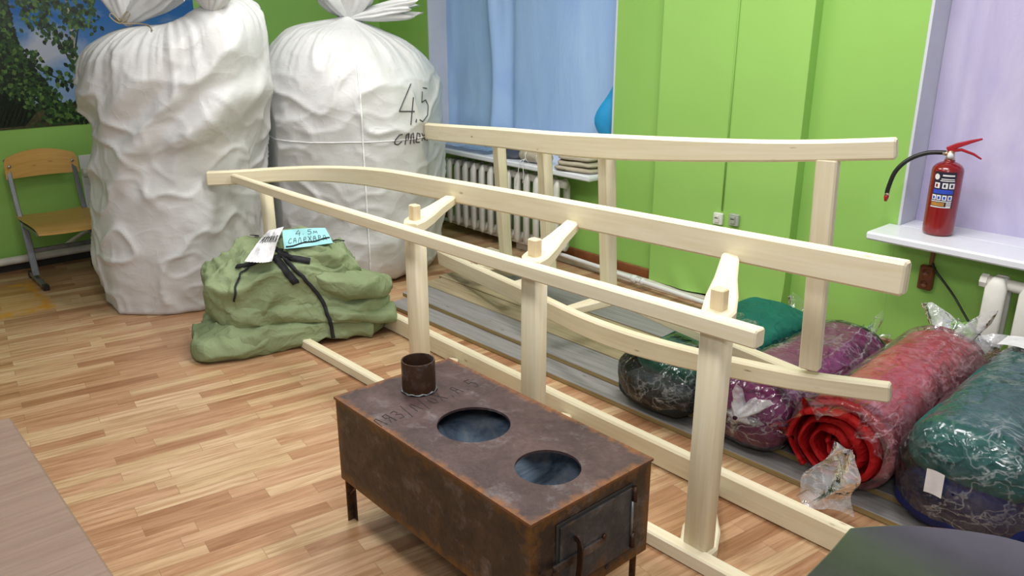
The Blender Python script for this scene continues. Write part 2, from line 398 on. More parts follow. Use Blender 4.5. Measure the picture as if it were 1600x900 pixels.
    def mesh(s, name, origin=(0, 0, 0), flip=False):
        me = bpy.data.meshes.new(name); og = Vector(origin)
        me.from_pydata([tuple(v-og) for v in s.v], [], s.f)
        ul = me.uv_layers.new(name='UVMap')
        for p, u in zip(me.polygons, s.uv):
            for li, c in zip(p.loop_indices, u): ul.data[li].uv = c
        me.polygons.foreach_set('material_index', s.mi)
        bm = bmesh.new(); bm.from_mesh(me); bmesh.ops.recalc_face_normals(bm, faces=bm.faces); bm.to_mesh(me); bm.free()
        return me
    def build(s, name, m, parent=None, smooth=False, origin=None):
        og = Vector(origin) if origin is not None else (parent_origin(parent) if parent else s.base())
        o = linkmesh(name, s.mesh(name, og), m, parent, smooth)
        if not parent: o.location = og
        return o
    def base(s):
        return Vector((sum(v.x for v in s.v)/len(s.v), sum(v.y for v in s.v)/len(s.v), min(v.z for v in s.v)))
def parent_origin(p):
    o = Vector((0, 0, 0))
    while p: o += Vector(p.location); p = p.parent
    return o
def thing(name, label, cat, loc=(0, 0, 0), group=None):
    o = bpy.data.objects.new(name, None); C.objects.link(o); o.location = loc; o.empty_display_size = .1
    return tag(o, label, cat, group)
def tag(o, label, cat, group=None, kind=None):
    o['label'] = label; o['category'] = cat
    if group: o['group'] = group
    if kind: o['kind'] = kind
    return o
def struct(o, label=None, cat=None):
    o['kind'] = 'structure'
    if label: o['label'] = label
    if cat: o['category'] = cat
    return o
def edge_split(o, ang=40):
    bm = bmesh.new(); bm.from_mesh(o.data)
    for e in bm.edges:
        if len(e.link_faces) == 2 and e.calc_face_angle(0) > math.radians(ang): e.smooth = False
    bm.to_mesh(o.data); bm.free()
    for p in o.data.polygons: p.use_smooth = True
    return o
def nz(p, s=1., seed=0.):
    return noise.noise(Vector((p[0]*s+seed*7.3, p[1]*s-seed*3.1, p[2]*s+seed*1.7)))
def ridged(p, s=1., seed=0., oct_=3):
    v = 0.; a = 1.; t = 0.
    for i in range(oct_):
        v += a*(1-2*abs(nz(p, s*2**i, seed+i))); t += a; a *= .5
    return v/t
def sm(a, b, x):
    t = max(0., min(1., (x-a)/(b-a))); return t*t*(3-2*t)
def lerp_tab(tab, x):
    if x <= tab[0][0]: return tab[0][1:]
    for a, b in zip(tab, tab[1:]):
        if x <= b[0]:
            t = (x-a[0])/(b[0]-a[0]); return tuple(p+(q-p)*t for p, q in zip(a[1:], b[1:]))
    return tab[-1][1:]
def spline(pts, n):
    pts = [Vector(p) for p in pts]; out = []
    for i in range(len(pts)-1):
        p0 = pts[max(i-1, 0)]; p1 = pts[i]; p2 = pts[i+1]; p3 = pts[min(i+2, len(pts)-1)]
        for k in range(n):
            t = k/n
            out.append(.5*((2*p1)+(p2-p0)*t+(2*p0-5*p1+4*p2-p3)*t*t+(3*p1-p0-3*p2+p3)*t**3))
    return out+[pts[-1]]

# strokes of hand lettering, each glyph in a 0..1 box
GL = {'4': [[(.7, 1.1), (.05, .25), (.95, .3)], [(.85, .75), (.75, -.25)]], '5': [[(.95, 1.), (.3, 1.05), (.2, .55), (.6, .62), (.85, .35), (.75, .05), (.4, -.1), (.1, 0)]],
      '.': [[(.3, 0), (.36, .08)]], ',': [[(.4, .1), (.3, -.12)]], 'С': [[(.9, .9), (.5, .95), (.1, .5), (.1, .15), (.4, 0), (.9, .15)]],
      'А': [[(.1, 0), (.25, .9), (.6, .95), (.75, 0)], [(.2, .45), (.7, .45)]], 'Л': [[(.05, 0), (.3, .9), (.6, .95), (.75, 0)]], 'Е': [[(.2, .45), (.75, .5), (.7, .9), (.3, .9), (.15, .4), (.3, .05), (.8, .1)]],
      'Х': [[(.05, 0), (.85, 1)], [(.1, 1), (.8, 0)]], 'Р': [[(.2, 0), (.2, 1), (.7, .9), (.65, .5), (.2, .45)]], 'Д': [[(.0, -.15), (.05, .05), (.3, .95), (.65, .95), (.8, .05), (.05, .05)], [(.8, .05), (.88, -.15)]],
      'м': [[(.05, 0), (.2, .6), (.45, .15), (.7, .6), (.85, 0)]], '3': [[(.1, .9), (.6, 1), (.7, .7), (.3, .55), (.8, .4), (.6, 0), (.1, .05)]], 'О': [[(.45, 1), (.1, .6), (.2, .1), (.6, 0), (.85, .45), (.7, .9), (.45, 1)]],
      '/': [[(.1, -.3), (.7, 1.2)]], 'Я': [[(.75, 0), (.75, 1), (.25, .95), (.2, .6), (.75, .5)], [(.5, .5), (.1, 0)]], 'И': [[(.1, 1), (.1, 0), (.75, 1), (.75, 0)]], 'Ф': [[(.45, 1.1), (.45, -.1)], [(.45, .85), (.1, .6), (.3, .3), (.6, .3), (.8, .6), (.45, .85)]]}
def lettering(rows):
    """rows: (text, x, y, width, height, slant) -> list of 2D polylines"""
    out = []
    for text, x, y, w_, h_, sl in rows:
        for i, ch in enumerate(text):
            for st in GL.get(ch, []):
                out.append([(x+i*w_+px*w_*.85+sl*py*h_, y+py*h_) for px, py in st])
    return out
def densify(poly, step):
    out = []
    for (a, b), (c, d) in zip(poly, poly[1:]):
        n = max(1, int(math.hypot(c-a, d-b)/step))
        out += [(a+(c-a)*k/n, b+(d-b)*k/n) for k in range(n)]
    return out+[poly[-1]]
def stroke_mesh(polys, fn, r, seg=5):
    mb = MB()
    for pl in polys:
        pts = [fn(u, v) for u, v in densify(pl, .008)]
        pts = [p for p in pts if p is not None]
        if len(pts) > 1: mb.tube(pts, r, seg)
    return mb

# ================================================================== setting
WL, WB, ZC = -6.16, 4.0, 3.0     # left wall x, back wall y, ceiling
mb = MB(); mb.add([(WL, -2.5, 0), (1.6, -2.5, 0), (1.6, WB, 0), (WL, WB, 0)], [[0, 1, 2, 3]])
struct(mb.build('floor', 'floor', origin=(0, 0, 0)), 'wood-look strip laminate floor with a yellow spill by the chair', 'floor')
mb = MB(); mb.box((WL, -2.5, ZC), (1.6, WB, ZC+.1)); struct(mb.build('ceiling', 'white_ceiling'))
mb = MB(); mb.box((WL-.15, -2.5, 0), (WL, WB+.3, ZC)); struct(mb.build('wall_left', 'green_wall'), 'green wall with the photo mural', 'wall')
W1a, W1b, W2a, W2b, WZ0, WZ1, WD = -5.47, -3.50, -1.63, .9, .658, 2.6, .22
mb = MB()
def wallbox(x0, x1, z0, z1): mb.box((x0, WB, z0), (x1, WB+WD+.08, z1), .001)
wallbox(WL, W1a, 0, ZC); wallbox(W1b, W2a, 0, ZC); wallbox(W2b, 1.6, 0, ZC)
wallbox(W1a, W1b, 0, WZ0-.04); wallbox(W1a, W1b, WZ1, ZC); wallbox(W2a, W2b, 0, WZ0-.04); wallbox(W2a, W2b, WZ1, ZC)
struct(mb.build('wall_back', 'green_wall'), 'bright green back wall with two windows', 'wall')
# pilaster papered in green, the paper draped over the pipe at its foot
PF = WB-.075
def pil(u, v):
    z = 3.0*(1-v)
    x = -3.085+(.93)*u
    y = PF
    if z < .35: y -= sm(0., .3, u)*(sm(.28, .0, z)**1.5)*(.022+.010*math.sin(u*9)+.008*math.sin(u*23+z*20))
    zz = max(z, .045+.03*u)
    return Vector((x, y, zz))
mb = MB(); mb.grid(pil, 60, 90)
mb.box((-3.085, PF+.004, .1), (-2.155, WB, ZC), .002)
struct(edge_split(mb.build('trim_1', 'green_paper')), 'green papered pilaster between the windows', 'pilaster')
# windows: reveal lining, frame and the film that covers the glass
def window(n, xa, xb, film, label):
    g = MB()
    e = .012
    g.box((xa-.002, WB-.002, WZ0-.04), (xa+e, WB+WD, WZ1), .001); g.box((xb-e, WB-.002, WZ0-.04), (xb+.002, WB+WD, WZ1), .001)
    g.box((xa, WB-.002, WZ1-e), (xb, WB+WD, WZ1+.002), .001)
    o = struct(g.build('window_%d' % n, 'reveal_white'), label, 'window')
    og = o.location.copy()
    lg = MB(); lg.box((xa+.013, WB, WZ0-.03), (xb-.013, WB+WD-.02, WZ0+.007), .001); lg.build('inner_ledge', 'sill_white', o)
    f = MB()
    for x in ((xa+.05, xa+.10), (xa+.60, xa+.67), (xb-.1, xb-.04)): f.box((x[0], WB+WD-.02, WZ0), (x[1], WB+WD+.03, WZ1-.02))
    f.box((xa+.03, WB+WD-.02, WZ0), (xb-.03, WB+WD+.03, WZ0+.06)); f.box((xa+.03, WB+WD-.02, WZ1-.08), (xb-.03, WB+WD+.03, WZ1-.02))
    f.build('window_frame', 'white_paint', o)
    gl = MB(); gl.box((xa+.01, WB+WD+.034, WZ0-.02), (xb-.01, WB+WD+.042, WZ1), .001); gl.build('pane', 'reveal_white', o)
    def fl(u, v):
        x = xa+.013+(xb-xa-.026)*u; z = WZ0+.005+(WZ1-.03-WZ0)*v
        p = Vector((x, 0, z))
        d = .045+.012*nz((x*2.2, 0, z*.6), 1, n)+.006*nz((x*9, 0, z*2), 1, n+3)
        if n == 1:
            d += .05*math.exp(-((x+4.86+.03*math.sin(z*4))/.05)**2) - .035*math.exp(-((x+4.70)/.05)**2)
            d += .02*math.exp(-((x+5.36)/.06)**2)*math.sin(z*5)
        else:
            d += .03*math.exp(-((x+1.47)/.05)**2)
        d += .02*sm(WZ0+.25, WZ0, z)*nz((x*7, 1, z*7), 1, 5)
        return Vector((x, WB+WD-d, z))
    fm = MB(); fm.grid(fl, 110, 60)
    c = fm.build('window_film', film, o, True); c['label'] = ('pale blue plastic film over the window' if n == 1 else 'pale lavender plastic film over the window')
    return o
w1 = window(1, W1a, W1b, 'blue_film', 'window behind the far sled covered with pale blue film')
w2 = window(2, W2a, W2b, 'lavender_film', 'window behind the fire extinguisher covered with lavender film')
# darker curled edge of the blue film by the right reveal
def curl(u, v):
    z = WZ0+.02+(1.55)*v
    wd = .05+.12*math.exp(-((z-.98)/.17)**2)+.03*sm(1.2, 2.2, z)
    a = u*1.9
    return Vector((W1b-.018-wd*(1-math.cos(a))*.75, WB+WD-.07-.10*math.sin(a)*(wd/.15)-.02, z))
mb = MB(); mb.grid(curl, 14, 40); mb.build('film_edge', 'blue_dark_film', w1, True)['label'] = 'darker blue curled film edge'
def sill(n, x0, x1, y0, label):
    g = MB(); g.beam([(x0, (y0+WB-.002)/2, WZ0-.012), (x1, (y0+WB-.002)/2, WZ0-.012)], WB-.002-y0, .038, (0, 0, 1), .008)
    o = edge_split(g.build('window_sill', 'sill_white')); return tag(o, label, 'window sill')
s1 = sill(1, W1a-.02, -3.49, 3.775, 'long white window sill under the blue film window, above the ribbed radiator')
s2 = sill(2, -1.672, .95, 3.755, 'white window sill carrying the red fire extinguisher')
# baseboards and wall pipes
mb = MB(); mb.box((W1a-.4, WB-.022, 0), (-3.09, WB, .085)); struct(mb.build('baseboard_back', 'brown_board'))
mb = MB(); mb.box((-2.15, WB-.022, 0), (1.5, WB, .075)); struct(mb.build('baseboard_right', 'brown_board'))
mb = MB(); mb.box((WL, -2.4, 0), (WL+.02, WB-.03, .06)); struct(mb.build('baseboard_left', 'dark_gap'))
g = MB(); g.tube([(-5.6, 3.87, .07), (-4.0, 3.87, .065), (-2.6, 3.80, .055), (.9, 3.84, .05)], .015, 12); g.lathe([(.021, -.02), (.026, -.015), (.026, .015), (.021, .02)], (-3.12, 3.826, .059), 14, axis=(1, 0, 0)); g.lathe([(.019, -.012), (.023, 0), (.019, .012)], (-3.05, 3.823, .059), 14, axis=(1, 0, 0))
tag(g.build('heating_pipe', 'white_paint', smooth=True), 'thin white heating pipe low along the back wall behind the sled', 'pipe')
g = MB(); g.box((-4.3, 3.885, 0), (-2.2, 3.93, .045), .004)
tag(g.build('pipe_boarding', 'pipe_paint'), 'dusty white strip lying along the foot of the back wall', 'trim strip')
g = MB(); g.tube([(WL+.07, -2.4, .085), (WL+.07, 1.15, .085), (WL+.07, 3.6, .085)], .026, 12)
tag(g.build('heating_pipe', 'pipe_paint', smooth=True), 'thick cream heating pipe low along the left wall behind the chair', 'pipe')
g = MB(); g.tube(spline([(WL+.07, 1.30, .126), (WL+.075, 1.38, .17), (WL+.075, 1.50, .215), (WL+.08, 1.75, .225)], 6), .014, 10)
tag(g.build('branch_pipe', 'pipe_paint', smooth=True), 'bent pale branch pipe rising behind the chair legs', 'pipe')

# ------------------------------------------------------------------ mural (a flat print)
def mural():
    mats = ['mural_sky', 'mural_leaf_dark', 'mural_leaf', 'mural_leaf_light', 'mural_bark', 'mural_grass']
    k = NT('mural_sky'); v = k.coord(); s = k.n('ShaderNodeSeparateXYZ'); k.l(v, s.inputs[0])
    t = k.math('DIVIDE', s.outputs[2], 1.1)
    c = k.ramp(t, [(.0, (.30, .40, .55, 1)), (.32, (.12, .26, .52, 1)), (.62, (.02, .14, .42, 1)), (1., (.004, .06, .26, 1))])
    # printed cloud
    dy = k.math('DIVIDE', k.math('SUBTRACT', s.outputs[1], 1.42), .26); dz = k.math('DIVIDE', k.math('SUBTRACT', s.outputs[2], .50), .16)
    d = k.math('SQRT', k.math('ADD', k.math('MULTIPLY', dy, dy), k.math('MULTIPLY', dz, dz)))
    d = k.math('ADD', d, k.math('MULTIPLY', k.math('SUBTRACT', k.noise(v, 5, 6, .6), .5), 1.6))
    c = k.mix(k.ramp(d, [(.45, .9), (1.15, 0.)]), c, (.47, .49, .56, 1))
    c = k.mix(k.math('MULTIPLY', k.ramp(k.noise(k.mapping(v, (1, 1, 3)), 3, 5, .6), [(.5, 0.), (.7, 1.)]), .35), c, (.35, .42, .55, 1))
    k.pbr(c, .35, 0, None, .4); M['mural_sky'] = k.m
    plain('mural_leaf_dark', (.006, .016, .006, 1), .4, var=.6, scale=60)
    plain('mural_leaf', (.022, .065, .014, 1), .4, var=.5, scale=60)
    plain('mural_leaf_light', (.085, .17, .035, 1), .4, var=.4, scale=60)
    plain('mural_bark', (.34, .30, .22, 1), .4, var=.4, scale=40)
    plain('mural_grass', (.05, .05, .018, 1), .4, var=.6, scale=40)
    X = WL+.006; y0, y1, z0, z1 = -.4, 2.42, .93, 2.6
    mb = MB(); mb.box((WL+.001, y0, z0), (X, y1, z1), .001)
    og = Vector((WL, 0, z0))
    lay = [0]
    def poly(pts, mi):
        lay[0] += 1; x = X+.0004+.0006*((lay[0] % 997)/997)
        mb.add([(x, p[0], p[1]) for p in pts], [list(range(len(pts)))], None, mi)
    def P(px, py): q = on_x(px, py, X); return (q.y, q.z)
    def leaf(y, z, s, a, mi):
        c, d = math.cos(a), math.sin(a)
        poly([(y+s*(u*c-v_*d), z+s*(u*d+v_*c)) for u, v_ in ((0, -1), (.55, -.45), (.6, .15), (0, 1.0), (-.6, .15), (-.55, -.45))], mi)
    def limb(pts, w0, w1, mi=4):
        pts = [P(*p) for p in pts]
        for i in range(len(pts)-1):
            a, b = pts[i], pts[i+1]; d = math.hypot(b[0]-a[0], b[1]-a[1]) or 1
            nx, ny = -(b[1]-a[1])/d, (b[0]-a[0])/d
            wa = w0+(w1-w0)*i/(len(pts)-1); wb = w0+(w1-w0)*(i+1)/(len(pts)-1)
            poly([(a[0]+nx*wa, a[1]+ny*wa), (b[0]+nx*wb, b[1]+ny*wb), (b[0]-nx*wb, b[1]-ny*wb), (a[0]-nx*wa, a[1]-ny*wa)], mi)
    r = random.Random(3)
    poly([(y0, z0), (y1, z0), P(150, 187), P(150, 160), P(100, 160), P(60, 165), P(-40, 120)], 5)
    poly([(y0, z0), P(40, 197), P(60, 172), P(34, 130), P(16, 70), P(2, -20), (P(0, -90)[0], z1), (y0, z1)], 1)
    for _ in range(2600):
        py = r.uniform(-30, 200); edge = lerp_tab([(-30, 2), (60, 26), (95, 42), (120, 66), (140, 78), (165, 98), (175, 140), (200, 150)], py)[0]
        px = edge-abs(r.gauss(0, 1))*30-r.random()**3*4
        y, z = P(px, py)
        if z < z0+.01 or y < y0: continue
        leaf(y, z, r.uniform(.010, .022), r.uniform(0, 6.3), r.choice([1, 1, 1, 2, 2, 2, 3]))
    limb([(137, 186), (131, 150), (124, 118), (117, 85), (112, 50), (106, 15), (100, -20)], .017, .006)
    limb([(124, 118), (108, 92), (95, 68), (78, 40), (60, 10)], .006, .003, 1); limb([(117, 80), (122, 45), (128, 10)], .005, .003, 1)
    limb([(128, 136), (105, 128), (80, 118), (60, 108), (30, 80)], .005, .003, 1); limb([(112, 50), (135, 38), (155, 30)], .004, .002, 1)
    def cluster(cx, cy, sx_, sy_, n, sc=1.):
        for _ in range(n):
            y, z = P(r.gauss(cx, sx_), r.gauss(cy, sy_))
            if z < z0+.01: continue
            leaf(y, z, r.uniform(.013, .024)*sc, r.gauss(PI, .6), r.choice([1, 2, 2, 2, 3]))
    for a in ((40, 6, 12, 6, 34), (72, 8, 14, 8, 55), (55, 26, 11, 9, 40), (66, 44, 10, 8, 30), (86, 55, 8, 7, 28), (104, 74, 8, 8, 34), (110, 20, 12, 12, 46), (136, 10, 9, 8, 26), (138, 40, 10, 8, 26), (108, 42, 6, 10, 18), (116, 98, 6, 12, 18), (90, 120, 9, 6, 12), (74, 112, 7, 5, 10), (105, 135, 8, 5, 8), (112, 165, 12, 8, 26), (70, 150, 12, 10, 40), (100, 178, 22, 5, 60), (50, 95, 12, 8, 34)): cluster(*a)
    o = mb.build('wall_mural', mats, origin=og)
    return tag(o, 'photo wallpaper of birch leaves and blue sky on the left green wall', 'mural')
mural()

# ================================================================== the two sleds
def sled(label, loc, F, up, rail_lo, rail_hi, run_lo, run_hi, joints, front_lo, front_hi, group, tenon=.045):
    """F: list of beams built in world coordinates"""
def part(parent, name, pts, sd, hh, up=(0, 0, 1), ch=.006, mat='pine'):
    return edge_split(MB().beam(pts, sd, hh, up, ch).build(name, mat, parent), 30)
T = .047
def off_poly(pts, d):
    """shift a polyline sideways in plan by d (left of travel)"""
    out = []
    for i, p in enumerate(pts):
        t = (pts[min(i+1, len(pts)-1)]-pts[max(i-1, 0)]); t.z = 0; t.normalize()
        out.append(p+Vector((-t.y, t.x, 0))*d)
    return out
# --- near sled, lying on its side, runners away from the camera
A = thing('wooden_sled', 'unpainted wooden sled frame on its side between the iron stove and the grey boards', 'sled', (-2.4, 2.0, 0), 'two pale sled frames lying on their sides')
near = [Vector(p) for p in ((-4.43, 1.70, .742), (-4.33, 1.85, .745), (-4.24, 2.01, .75), (-4.06, 2.17, .76), (-3.78, 2.245, .775), (-3.5, 2.262, .79), (-3.2, 2.25, .807), (-2.6, 2.24, .835), (-2.0, 2.235, .858), (-1.4, 2.235, .878), (-.875, 2.24, .896))]
sp = spline(near, 3); hs = [.078+.022*sm(-4.4, -3.4, p.x) for p in sp]
ctr = off_poly(sp, T/2); part(A, 'runner', [p+Vector((0, 0, h/2)) for p, h in zip(ctr, hs)], T, hs, ch=.008)
part(A, 'runner', [Vector((p.x, p.y, h/2+.001)) for p, h in zip(ctr, hs)], T, hs, ch=.008)
part(A, 'rail', [(-4.335, 1.815, .787), (-3.6, 1.812, .790), (-2.2, 1.835, .80), (-1.07, 1.855, .817)], [.034, .046, .048, .05], [.045, .05, .052, .054])
part(A, 'rail', [(-4.335, 1.81, .029), (-3.6, 1.805, .027), (-2.2, 1.83, .027), (-1.02, 1.865, .027)], [.034, .046, .048, .05], [.045, .05, .052, .054])
for cx_, zt, ex, ez in ((-2.735, .806, -2.93, .833), (-2.005, .808, -2.15, .862), (-1.235, .818, -1.43, .885)):
    cy_ = 1.900
    # upper leg: narrow at the runner, swelling round the tenon hole
    a = Vector((cx_+.025, 1.862, zt)); t = Vector((cx_, cy_, zt+.004)); b = Vector((ex, 2.242, ez))
    part(A, 'leg', [a, t, t.lerp(b, .25), t.lerp(b, .55), b], [.066, .098, .094, .07, .056], [.046, .046, .045, .043, .040], ch=.006)
    a = Vector((cx_+.025, 1.862, .024)); t = Vector((cx_, cy_, .024)); b = Vector((ex, 2.235, .024))
    part(A, 'leg', [a, t, t.lerp(b, .25), t.lerp(b, .55), b], [.072, .118, .122, .08, .056], [.044, .044, .044, .042, .040], ch=.006)
    cb = part(A, 'crossbeam', [(cx_, cy_, .046), (cx_, cy_, zt-.018)], .080, .062, (0, 1, 0), .005)
    tn = MB().beam([(cx_-.004, cy_+.004, zt-.01), (cx_-.006, cy_+.006, zt+.088)], .044, .036, (0, 1, 0), .005)
    edge_split(tn.build('tenon', 'pine_end', cb), 30)
part(A, 'crossbeam', [(-4.19, 1.93, .075), (-4.19, 1.93, .747)], .075, .05, (0, 1, 0), .008)

# --- far sled, on its side, one end up on the bedding rolls
bb, cc, p0 = .11, .05, Vector((-4.2, 3.15, .08))
nB = Vector((-bb, -cc, 1)).normalized()
def PB(x, y, h=0.): return Vector((x, y, p0.z+bb*(x-p0.x)+cc*(y-p0.y)))+nB*h
B = thing('wooden_sled', 'unpainted wooden sled frame by the back wall, one end propped on the bedding rolls', 'sled', (-2.8, 2.9, .1), 'two pale sled frames lying on their sides')
rb = spline([Vector((x, y, 0)) for x, y in ((-4.13, 3.045), (-4.0, 3.005), (-3.65, 2.905), (-3.0, 2.725), (-2.7, 2.63), (-2.4, 2.54), (-2.15, 2.485), (-1.93, 2.462), (-1.65, 2.47), (-1.3, 2.51), (-.99, 2.585))], 3)
rc = off_poly(rb, T/2); hs = [.098-.032*sm(-2.2, -1.1, p.x) for p in rb]
part(B, 'runner', [PB(p.x, p.y, h/2) for p, h in zip(rc, hs)], T, hs, nB, .008)
rbu = spline([Vector((x, y, 0)) for x, y in ((-4.13, 3.045), (-4.0, 3.005), (-3.65, 2.905), (-3.0, 2.725), (-2.7, 2.63), (-2.4, 2.54), (-2.15, 2.485), (-1.93, 2.462), (-1.65, 2.47), (-1.3, 2.51), (-.985, 2.585))], 3)
rcu = off_poly(rbu, T/2)
part(B, 'runner', [PB(p.x, p.y, .82+h/2) for p, h in zip(rcu, hs)], T, hs, nB, .008)
RL = ((-4.0, 3.368), (-3.70, 3.29), (-3.2, 3.165), (-2.6, 3.01), (-2.0, 2.80), (-1.29, 2.575))
part(B, 'rail', [PB(x, y, .028) for x, y in RL], .045, .05, nB)
part(B, 'rail', [PB(x, y, .805+.045*sm(-2.2, -1.4, x)) for x, y in RL], .045, .05, nB)
for x, y in ((-3.68, 3.235), (-3.17, 3.115), (-2.58, 2.955)):
    part(B, 'crossbeam', [PB(x+.022, y-.006, .055), PB(x+.105, y-.026, .822)], .082, .055, Vector((.27, .96, 0)), .005)
    yr = lerp_tab([(p.x, p.y) for p in rc], x-.06)[0]+.02
    for h in (.028, .80+.03):
        k_ = .02 if h < .5 else .105
        a = PB(x+.02+k_, y+.035-k_*.25, h if h < .5 else .822); b = PB(x-.06+k_, yr-k_*.25, h if h < .5 else .845)
        part(B, 'leg', [a, a.lerp(b, .2), a.lerp(b, .5), b], [.06, .085, .08, .052], [.044, .044, .042, .04], nB)
part(B, 'crossbeam', [PB(-1.252, 2.546, .085), PB(-1.185, 2.555, .825)], .068, .046, Vector((-.2, .98, 0)), .006)

# ================================================================== boards under the far sled
def board(x0, y0, x1, y1, wdt, z, th, mat, label, tilt=0.):
    d = Vector((x1-x0, y1-y0, 0)).normalized(); nrm = Vector((-d.y, d.x, 0))
    c = nrm*(wdt/2)
    g = MB().beam([Vector((x0, y0, z+th/2))+c, Vector(((x0+x1)/2, (y0+y1)/2, z+th/2))+c, Vector((x1, y1, z+th/2+tilt))+c], wdt, th, (0, 0, 1), .0025, 0, 1)
    return tag(edge_split(g.build('board', [mat, 'sawn_edge']), 30), label, 'board', 'old boards stacked on the floor under the far sled')
th = .025
board(-3.86, 2.468, -.35, 2.53, .30, .001, th, 'grey_board', 'grey weathered board nearest the near sled, lying on the floor')
board(-3.78, 2.79, -.35, 2.85, .235, .001, th, 'grey_board', 'floor-level grey board hidden under the second row of boards')
board(-3.9, 3.03, -.35, 3.14, .30, .001, th, 'grey_board', 'floor-level grey board under the bedding rolls and yellowish planks')
board(-3.95, 3.335, -.4, 3.445, .30, .001, th, 'tan_board', 'rearmost floor-level board, behind the far sled rail by the wall')
board(-3.90, 2.60, -.32, 2.635, .19, .0265, th, 'grey_board', 'grey weathered board, second step up from the near sled runner')
board(-3.97, 2.795, -.33, 2.835, .16, .0265, th, 'tan_board', 'yellowish bare board between the second grey board and the far sled runner')
board(-4.02, 2.965, -.36, 3.01, .20, .0265, th, 'tan_board', 'brownish board directly below the far sled runner')
board(-3.7, 3.18, -.4, 3.23, .24, .0265, th, 'grey_board', 'grey board inside the far sled between runner and rail')
BT = .0525   # top of the boards

# ================================================================== bedding rolls in plastic
def roll_fn(cx, cy0, cy1, z0, hx, hz, seed, ang=0., sag=0., n_=2.6, groove=.012, dome=.10, wr=.012, ystart=0.):
    """superelliptic roll lying along y: returns fn(u around, v along) -> point"""
    L = cy1-cy0
    def fn(u, v):
        a = 2*PI*u; c, s = math.cos(a), math.sin(a)
        ex = abs(c)**(2/n_)*(1 if c >= 0 else -1); ez = abs(s)**(2/n_)*(1 if s >= 0 else -1)
        # v: 0..1, rounded ends
        e = .14
        if v < e: q = v/e; k = math.sin(q*PI/2); y = dome*(1-math.cos(0))*0 + (1-math.sqrt(max(0, 1-(1-q)**2)))*0 + dome*(1-math.cos(q*PI/2))
        elif v > 1-e: q = (1-v)/e; k = math.sin(q*PI/2); y = L-dome*(1-math.cos(q*PI/2))
        else: k = 1; y = dome+(L-2*dome)*(v-e)/(1-2*e)
        k = max(k, .02)
        yy = y
        p = Vector((ex*hx*k, yy, hz+ez*hz*k))
        amp = wr*k
        d = amp*ridged((p.x*1.2, p.y*.55, p.z*1.4), 6, seed, 3)+amp*.8*nz(p, 3.2, seed+4)
        nrm = Vector((ex, 0, ez)).normalized()
        p += nrm*d
        p.z = max(.001, p.z)
        x = p.x+math.tan(ang)*(p.y-L/2)
        return Vector((cx+x, cy0+p.y, z0+p.z+sag*(p.y/L)))
    return fn
def bag_shell(fn, off, seed, amp=.012):
    amp *= .6
    def g(u, v):
        p = fn(u, v); du = fn((u+.004) % 1, v)-p; dv = fn(u, min(1, v+.004))-fn(u, max(0, v-.004))
        n = du.cross(dv)
        if n.length < 1e-9: n = Vector((0, -1 if v < .5 else 1, 0))
        n.normalize()
        d = off+amp*(.5+.5*ridged((p.x, p.y*.8, p.z), 9, seed, 3))
        q = p+n*d
        q.z = max(q.z, BT+.0015)
        return q
    return g
def orient(fn):
    c = Vector((0, 0, 0))
    for i in range(8): c += fn(i/8, .5)
    c /= 8
    p = fn(0., .5); du = fn(.004, .5)-p; dv = fn(0, .504)-p
    return 1 if du.cross(dv).dot(p-c) > 0 else -1
def crumple_tail(center, axis, length, r0, r1, seed, seg=40, n=14):
    """gathered, flaring end of a plastic bag"""
    ax = Vector(axis).normalized(); a = ax.orthogonal().normalized(); b = ax.cross(a)
    def fn(u, v):
        th_ = 2*PI*u; r = r0+(r1-r0)*v**.8
        r *= 1+.38*v*math.sin(th_*5+seed)+.28*v*math.sin(th_*9+2*seed+v*3)
        l = length*v*(1+.22*math.sin(th_*3+seed*2)+.15*math.sin(th_*7+seed))
        return Vector(center)+ax*l+(a*math.cos(th_)+b*math.sin(th_)*.7)*r
    g = MB(); g.grid(fn, seg, n, cu=True); return g
def pack(name, label, base):
    return thing(name, label, 'bedding roll', base, 'rolled bedding in plastic bags in a row on the boards')
def roll_part(t, nm, fn, mat, label=None, nu=72, nv=70):
    g = MB(); g.grid(fn, nu, nv, cu=True)
    g.add([fn(i/nu, 0.) for i in range(nu)], [list(range(nu))]); g.add([fn(i/nu, 1.) for i in range(nu)], [list(range(nu))])
    o = g.build(nm, mat, t, True)
    if label: o['label'] = label
    return o
def shell_part(t, fn, mat, off=.006, seed=1., amp=.012, nu=72, nv=80, nm='plastic_bag', open_=False):
    s = orient(fn)
    h0 = bag_shell(fn, off*s, seed, amp*s)
    h = (lambda u, v: h0(u, .09+.91*v)) if open_ else h0
    g = MB(); g.grid(h, nu, nv, cu=True)
    return g.build(nm, mat, t, True)
# green over black, farthest along the row
t = pack('bedding_roll', 'green and black bedding roll in clear plastic, leftmost of the row, behind the sled post', (-1.93, 3.0, BT))
f1 = roll_fn(-1.93, 2.47, 3.48, BT, .185, .060, 3, wr=.012, dome=.07); roll_part(t, 'blanket', f1, 'blanket_black', 'black blanket at the bottom')
f2 = roll_fn(-1.935, 2.58, 3.54, BT+.108, .178, .056, 5, wr=.014, dome=.06, sag=.02); roll_part(t, 'blanket', f2, 'blanket_green', 'dark green blanket on top')
shell_part(t, roll_fn(-1.93, 2.465, 3.55, BT, .190, .112, 8, wr=.008, dome=.09), 'clear_plastic', .005, 2., .012)
crumple_tail((-1.90, 3.55, .17), (.2, 1, .25), .10, .05, .12, 2.).build('bag_end', 'clear_plastic', t, True)
